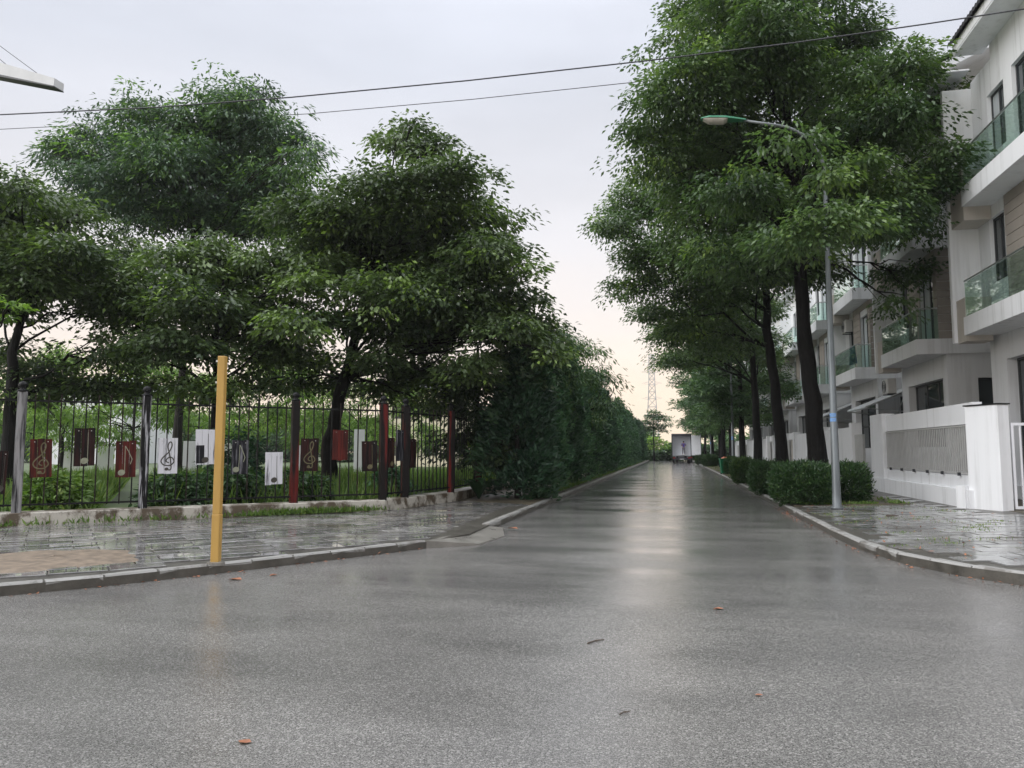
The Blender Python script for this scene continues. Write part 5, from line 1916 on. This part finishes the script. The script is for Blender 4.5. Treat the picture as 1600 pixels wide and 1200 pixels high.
# body: pelvis, spine, neck, head; arms raised to the chest; legs
V = [(0, 0, 0.86), (0, 0, 1.10), (0, 0, 1.30), (0, 0, 1.42), (0, 0, 1.50), (0, 0, 1.60),
     (0.18, 0, 1.34), (0.25, -0.02, 1.08), (0.16, -0.20, 1.22), (0.10, -0.25, 1.30),
     (-0.18, 0, 1.34), (-0.25, -0.02, 1.08), (-0.15, -0.18, 1.25), (-0.08, -0.23, 1.33),
     (0.09, 0, 0.80), (0.11, 0.01, 0.45), (0.12, 0.03, 0.08), (0.12, -0.12, 0.03),
     (-0.09, 0, 0.80), (-0.11, 0.0, 0.45), (-0.13, 0.02, 0.08), (-0.13, -0.13, 0.03)]
Ed = [(0, 1), (1, 2), (2, 3), (3, 4), (4, 5), (2, 6), (6, 7), (7, 8), (8, 9), (2, 10), (10, 11), (11, 12), (12, 13),
      (0, 14), (14, 15), (15, 16), (16, 17), (0, 18), (18, 19), (19, 20), (20, 21)]
Rd = [0.14, 0.13, 0.14, 0.06, 0.075, 0.085, 0.065, 0.05, 0.038, 0.03, 0.065, 0.05, 0.038, 0.03, 0.09, 0.062, 0.042, 0.035, 0.09, 0.062, 0.042, 0.035]
skin_mesh('body', V, Ed, Rd, 'skin', pr)
sh = [0, 1, 2, 6, 7, 10, 11]
V2 = [(0, 0, 0.84), (0, 0, 1.10), (0, 0, 1.31), (0.19, 0, 1.35), (0.25, -0.02, 1.10), (-0.19, 0, 1.35), (-0.25, -0.02, 1.10), (0, 0, 1.40)]
skin_mesh('shirt', V2, [(0, 1), (1, 2), (2, 3), (3, 4), (2, 5), (5, 6), (2, 7)], [0.165, 0.15, 0.16, 0.08, 0.066, 0.08, 0.066, 0.07], 'purple', pr)
V3 = [(0, 0, 0.88), (0.09, 0, 0.80), (0.11, 0.01, 0.45), (0.12, 0.03, 0.09), (-0.09, 0, 0.80), (-0.11, 0, 0.45), (-0.13, 0.02, 0.09)]
skin_mesh('trousers', V3, [(0, 1), (1, 2), (2, 3), (0, 4), (4, 5), (5, 6)], [0.15, 0.11, 0.085, 0.065, 0.11, 0.085, 0.065], 'trousers', pr)
hb = MB().lathe([(0.02, 1.50), (0.085, 1.52), (0.10, 1.58), (0.102, 1.64), (0.08, 1.69), (0.02, 1.715)], 12, (0, 0.02, 0))
hb.build('hair', 'hair', pr, smooth=True)

# ------------------------------------------------------------------ green bin with rubbish
gb = G(1127, 741, 0.12)
bn = thing('litter_bin', 'green plastic wheeled bin overflowing with orange bags at the kerb', 'bin', (gb.x + 0.2, gb.y, 0.12), 0.1)
vs = []
for z, a, b in ((0.06, 0.20, 0.20), (0.86, 0.27, 0.27), (0.90, 0.30, 0.30), (0.95, 0.30, 0.30), (0.95, 0.26, 0.26), (0.5, 0.22, 0.22)):
    vs += [(-a, -b, z), (a, -b, z), (a, b, z), (-a, b, z)]
fs = [(3, 2, 1, 0)]
for i in range(5):
    for k in range(4):
        fs.append((4 * i + k, 4 * i + (k + 1) % 4, 4 * i + 4 + (k + 1) % 4, 4 * i + 4 + k))
MB().add(vs, fs).build('body', 'green_plastic', bn)
MB().tube([(-0.25, 0.33, 0.92), (0.25, 0.33, 0.92)], 0.02, 6).build('handle', 'green_plastic', bn)
for s in (-0.18, 0.18):
    MB().tube([(s - 0.03, 0.2, 0.09), (s + 0.03, 0.2, 0.09)], 0.09, 12).build('wheel', 'tyre', bn)
bg = thing('rubbish_bag', 'crumpled orange and pink rubbish bags heaped in the green bin', 'bag', (gb.x + 0.2, gb.y, 0.6))
for k, (dx, dy, r) in enumerate(((-0.09, -0.06, 0.17), (0.09, 0.02, 0.17), (0.0, 0.09, 0.15))):
    bm = bmesh.new()
    bmesh.ops.create_icosphere(bm, subdivisions=2, radius=r)
    for v in bm.verts:
        v.co *= 1 + random.uniform(-.14, .14)
        v.co += Vector((dx, dy, 0.36 + 0.03 * k))
    me = bpy.data.meshes.new('bag')
    bm.to_mesh(me)
    bm.free()
    me.materials.append(M['bag'])
    link('bag', me, bg)

# ------------------------------------------------------------------ overhead cables and the canopy tip at the upper left
def cable(label, pts, r=0.014):
    P = [AY(x, y, Y) for x, y, Y in pts]
    # carry on past both ends of the picture
    P = [P[0] + (P[0] - P[1]).normalized() * 14] + P + [P[-1] + (P[-1] - P[-2]).normalized() * 14]
    MB().tube(P, r, 6).build('overhead_cable', 'wire', label=label, cat='cable', group='overhead cables')


cable('upper overhead cable crossing the whole sky', [(-60, 182, 13.5), (240, 168, 14.1), (455, 152, 14.6), (730, 126, 15.0), (1010, 95, 15.4), (1240, 67, 15.7), (1450, 37, 16.0), (1660, 5, 16.2)])
cable('lower thinner overhead cable crossing the sky', [(-60, 194, 14.5), (240, 190, 30.6), (480, 178, 31.0), (740, 155, 31.2), (995, 128, 31.4), (1240, 100, 31.6), (1500, 60, 31.6), (1660, 38, 31.6)][1:], 0.016)

cn = thing('canopy', 'pale grey canopy tip with stay cables at the upper left edge', 'canopy', (0, 0, 0))
tip = [AY(x, y, 11.0) for x, y in ((85, 122), (84, 134), (-40, 108), (-40, 86), (-260, 60), (-260, 10))]
up = []


def quadprism(mb, pts, dy):
    a = [tuple(p) for p in pts]
    b = [(p[0], p[1] + dy, p[2]) for p in pts]
    n = len(a)
    mb.add(a + b, [tuple(range(n)), tuple(range(2 * n - 1, n - 1, -1))] + [(i, i + n, (i + 1) % n + n, (i + 1) % n) for i in range(n)])


m = MB()
quadprism(m, [tip[1], tip[0], tip[3], tip[5], tip[4], tip[2]], 0.22)
m.build('panel', 'canopy', cn)
ms_ = MB()
a0, a1 = tip[1], tip[4]
quadprism(ms_, [(tip[1].x, tip[1].y - .01, tip[1].z - .002), (tip[2].x, tip[2].y - .01, tip[2].z - .002), (tip[4].x, tip[4].y - .01, tip[4].z - .002), (tip[4].x, tip[4].y - .01, tip[4].z - .06), (tip[2].x, tip[2].y - .01, tip[2].z - .05), (tip[1].x, tip[1].y - .01, tip[1].z - .02)], 0.24)
ms_.build('underside_trim', 'frame', cn)
ap_ = AY(-260, -120, 11.8)
for x, y in ((60, 116), (10, 101), (-40, 88)):
    q = AY(x, y, 11.8)
    MB().tube([tuple(q), tuple(ap_)], 0.006, 4).build('stay_cable', 'wire', cn)
MB().tube([(ap_.x, ap_.y, 0), tuple(ap_)], 0.16, 10).build('mast', 'galv', cn)

# ------------------------------------------------------------------ fallen leaves and twigs
def fallen(label, px, py, size, seed, z=0.004, grp=None):
    r3 = random.Random(seed)
    p = G(px, py, z)
    vs = [(0, -0.5, 0.01), (0.28, -0.1, 0.05), (0.22, 0.3, 0.03), (0, 0.55, 0.0), (-0.24, 0.28, 0.06), (-0.27, -0.12, 0.03), (0, 0, 0.0)]
    vs = [(x * size + r3.uniform(-.01, .01), y * size, zz * size * 2 + 0.003) for x, y, zz in vs]
    fs = [(6, i, (i + 1) % 6) for i in range(6)]
    MB().add(vs, fs).build('fallen_leaf', 'dead_leaf', loc=(p.x, p.y, z), rz=r3.uniform(0, 6), label=label, cat='leaf', group='fallen leaves on the wet road')


fallen('single orange leaf lying nearest the camera on the road', 381, 1160, 0.075, 1)
fallen('orange leaf on the road in the middle right', 1123, 952, 0.11, 2)
fallen('small faded leaf on the road right of centre, near', 1186, 1087, 0.05, 3)
fallen('large orange leaf against the left kerb, right of the yellow pole', 366, 906, 0.17, 4)
fallen('small orange leaf against the left kerb, farther right', 428, 899, 0.11, 5)
fallen('tan leaf heap on the concrete apron at the corner', 800, 826, 0.22, 6, 0.03)
for lab, a, b, r in (('brown twig lying on the road just right of centre', (918, 1005), (944, 999), 0.006), ('thin dark twig lying on the road below the brown one', (968, 1116), (984, 1112), 0.004),
                     ('dark broken branch lying on the right pavement slabs', (1385, 806), (1404, 806), 0.02)):
    z = 0.006 if a[1] > 900 else 0.24
    p, q = G(*a, z), G(*b, z)
    tw_ = MB().tube([p, (p * 0.5 + q * 0.5) + Vector((0, 0.012, 0.004)), q], [r, r * 0.9, r * 0.5], 6)
    tw_.tube([(p * 0.5 + q * 0.5), (p * 0.3 + q * 0.7) + Vector((0.02, 0.03, 0.004))], [r * 0.6, r * 0.3], 5)
    tw_.build('twig', 'twig', label=lab, cat='twig', group='twigs on the ground')
r3 = np.random.default_rng(77)
lit = []
seg = walk(list(reversed(KR)), 0.2)
pts = []
segl = walk(KL[2:], 0.2)
for k in range(400):
    if k >= 330:
        p, q = segl[int(r3.integers(0, len(segl)))]
        x, y = p[0] + abs(r3.normal(0, 0.05)) * 0.8 + 0.03, p[1] - abs(r3.normal(0, 0.05))
        z = 0.006
    elif k < 150:
        p, q = seg[-1 - int(r3.integers(0, 80))]
        t = r3.uniform()
        x, y = p[0] + (q[0] - p[0]) * t - abs(r3.normal(0, 0.09)) - 0.02, p[1] + (q[1] - p[1]) * t
        z = 0.006
    else:
        x, y = r3.uniform(3.0, 6.4), r3.uniform(10, 22)
        z = zr(x) + 0.008
    pts.append((x, y, z))
pts = np.array(pts)
m = len(pts)
ax = unit(np.stack([r3.normal(0, 1, m), r3.normal(0, 1, m), np.abs(r3.normal(0, 0.2, m))], 1))
q = leaf_arrays(pts, ax, unit(np.array([0, 0, 1.0]) + r3.normal(0, 0.25, (m, 3))), r3.uniform(0.03, 0.09, m), r3.uniform(0.015, 0.04, m))
lm = leaf_mesh('leaf_litter', q, r3.uniform(0, 1, m), 'dead_leaf')
link('leaf_litter', lm, None, label='small brown leaf litter along the right kerb and slabs', cat='leaf litter', kind='stuff')

# ------------------------------------------------------------------ damp air
hz = MB().box(-320, 320, -120, 440, -1.6, 52)
hm = bpy.data.materials.new('damp_air')
hm.use_nodes = True
hm.node_tree.nodes.clear()
ho = hm.node_tree.nodes.new('ShaderNodeOutputMaterial')
hv = hm.node_tree.nodes.new('ShaderNodeVolumePrincipled')
hv.inputs['Color'].default_value = (0.92, 0.93, 0.95, 1)
hv.inputs['Density'].default_value = 0.00035
hv.inputs['Anisotropy'].default_value = 0.2
hm.node_tree.links.new(hv.outputs[0], ho.inputs['Volume'])
M['haze'] = hm
hz.build('haze', 'haze', kind='stuff', label='thin damp air over the whole street', cat='haze')
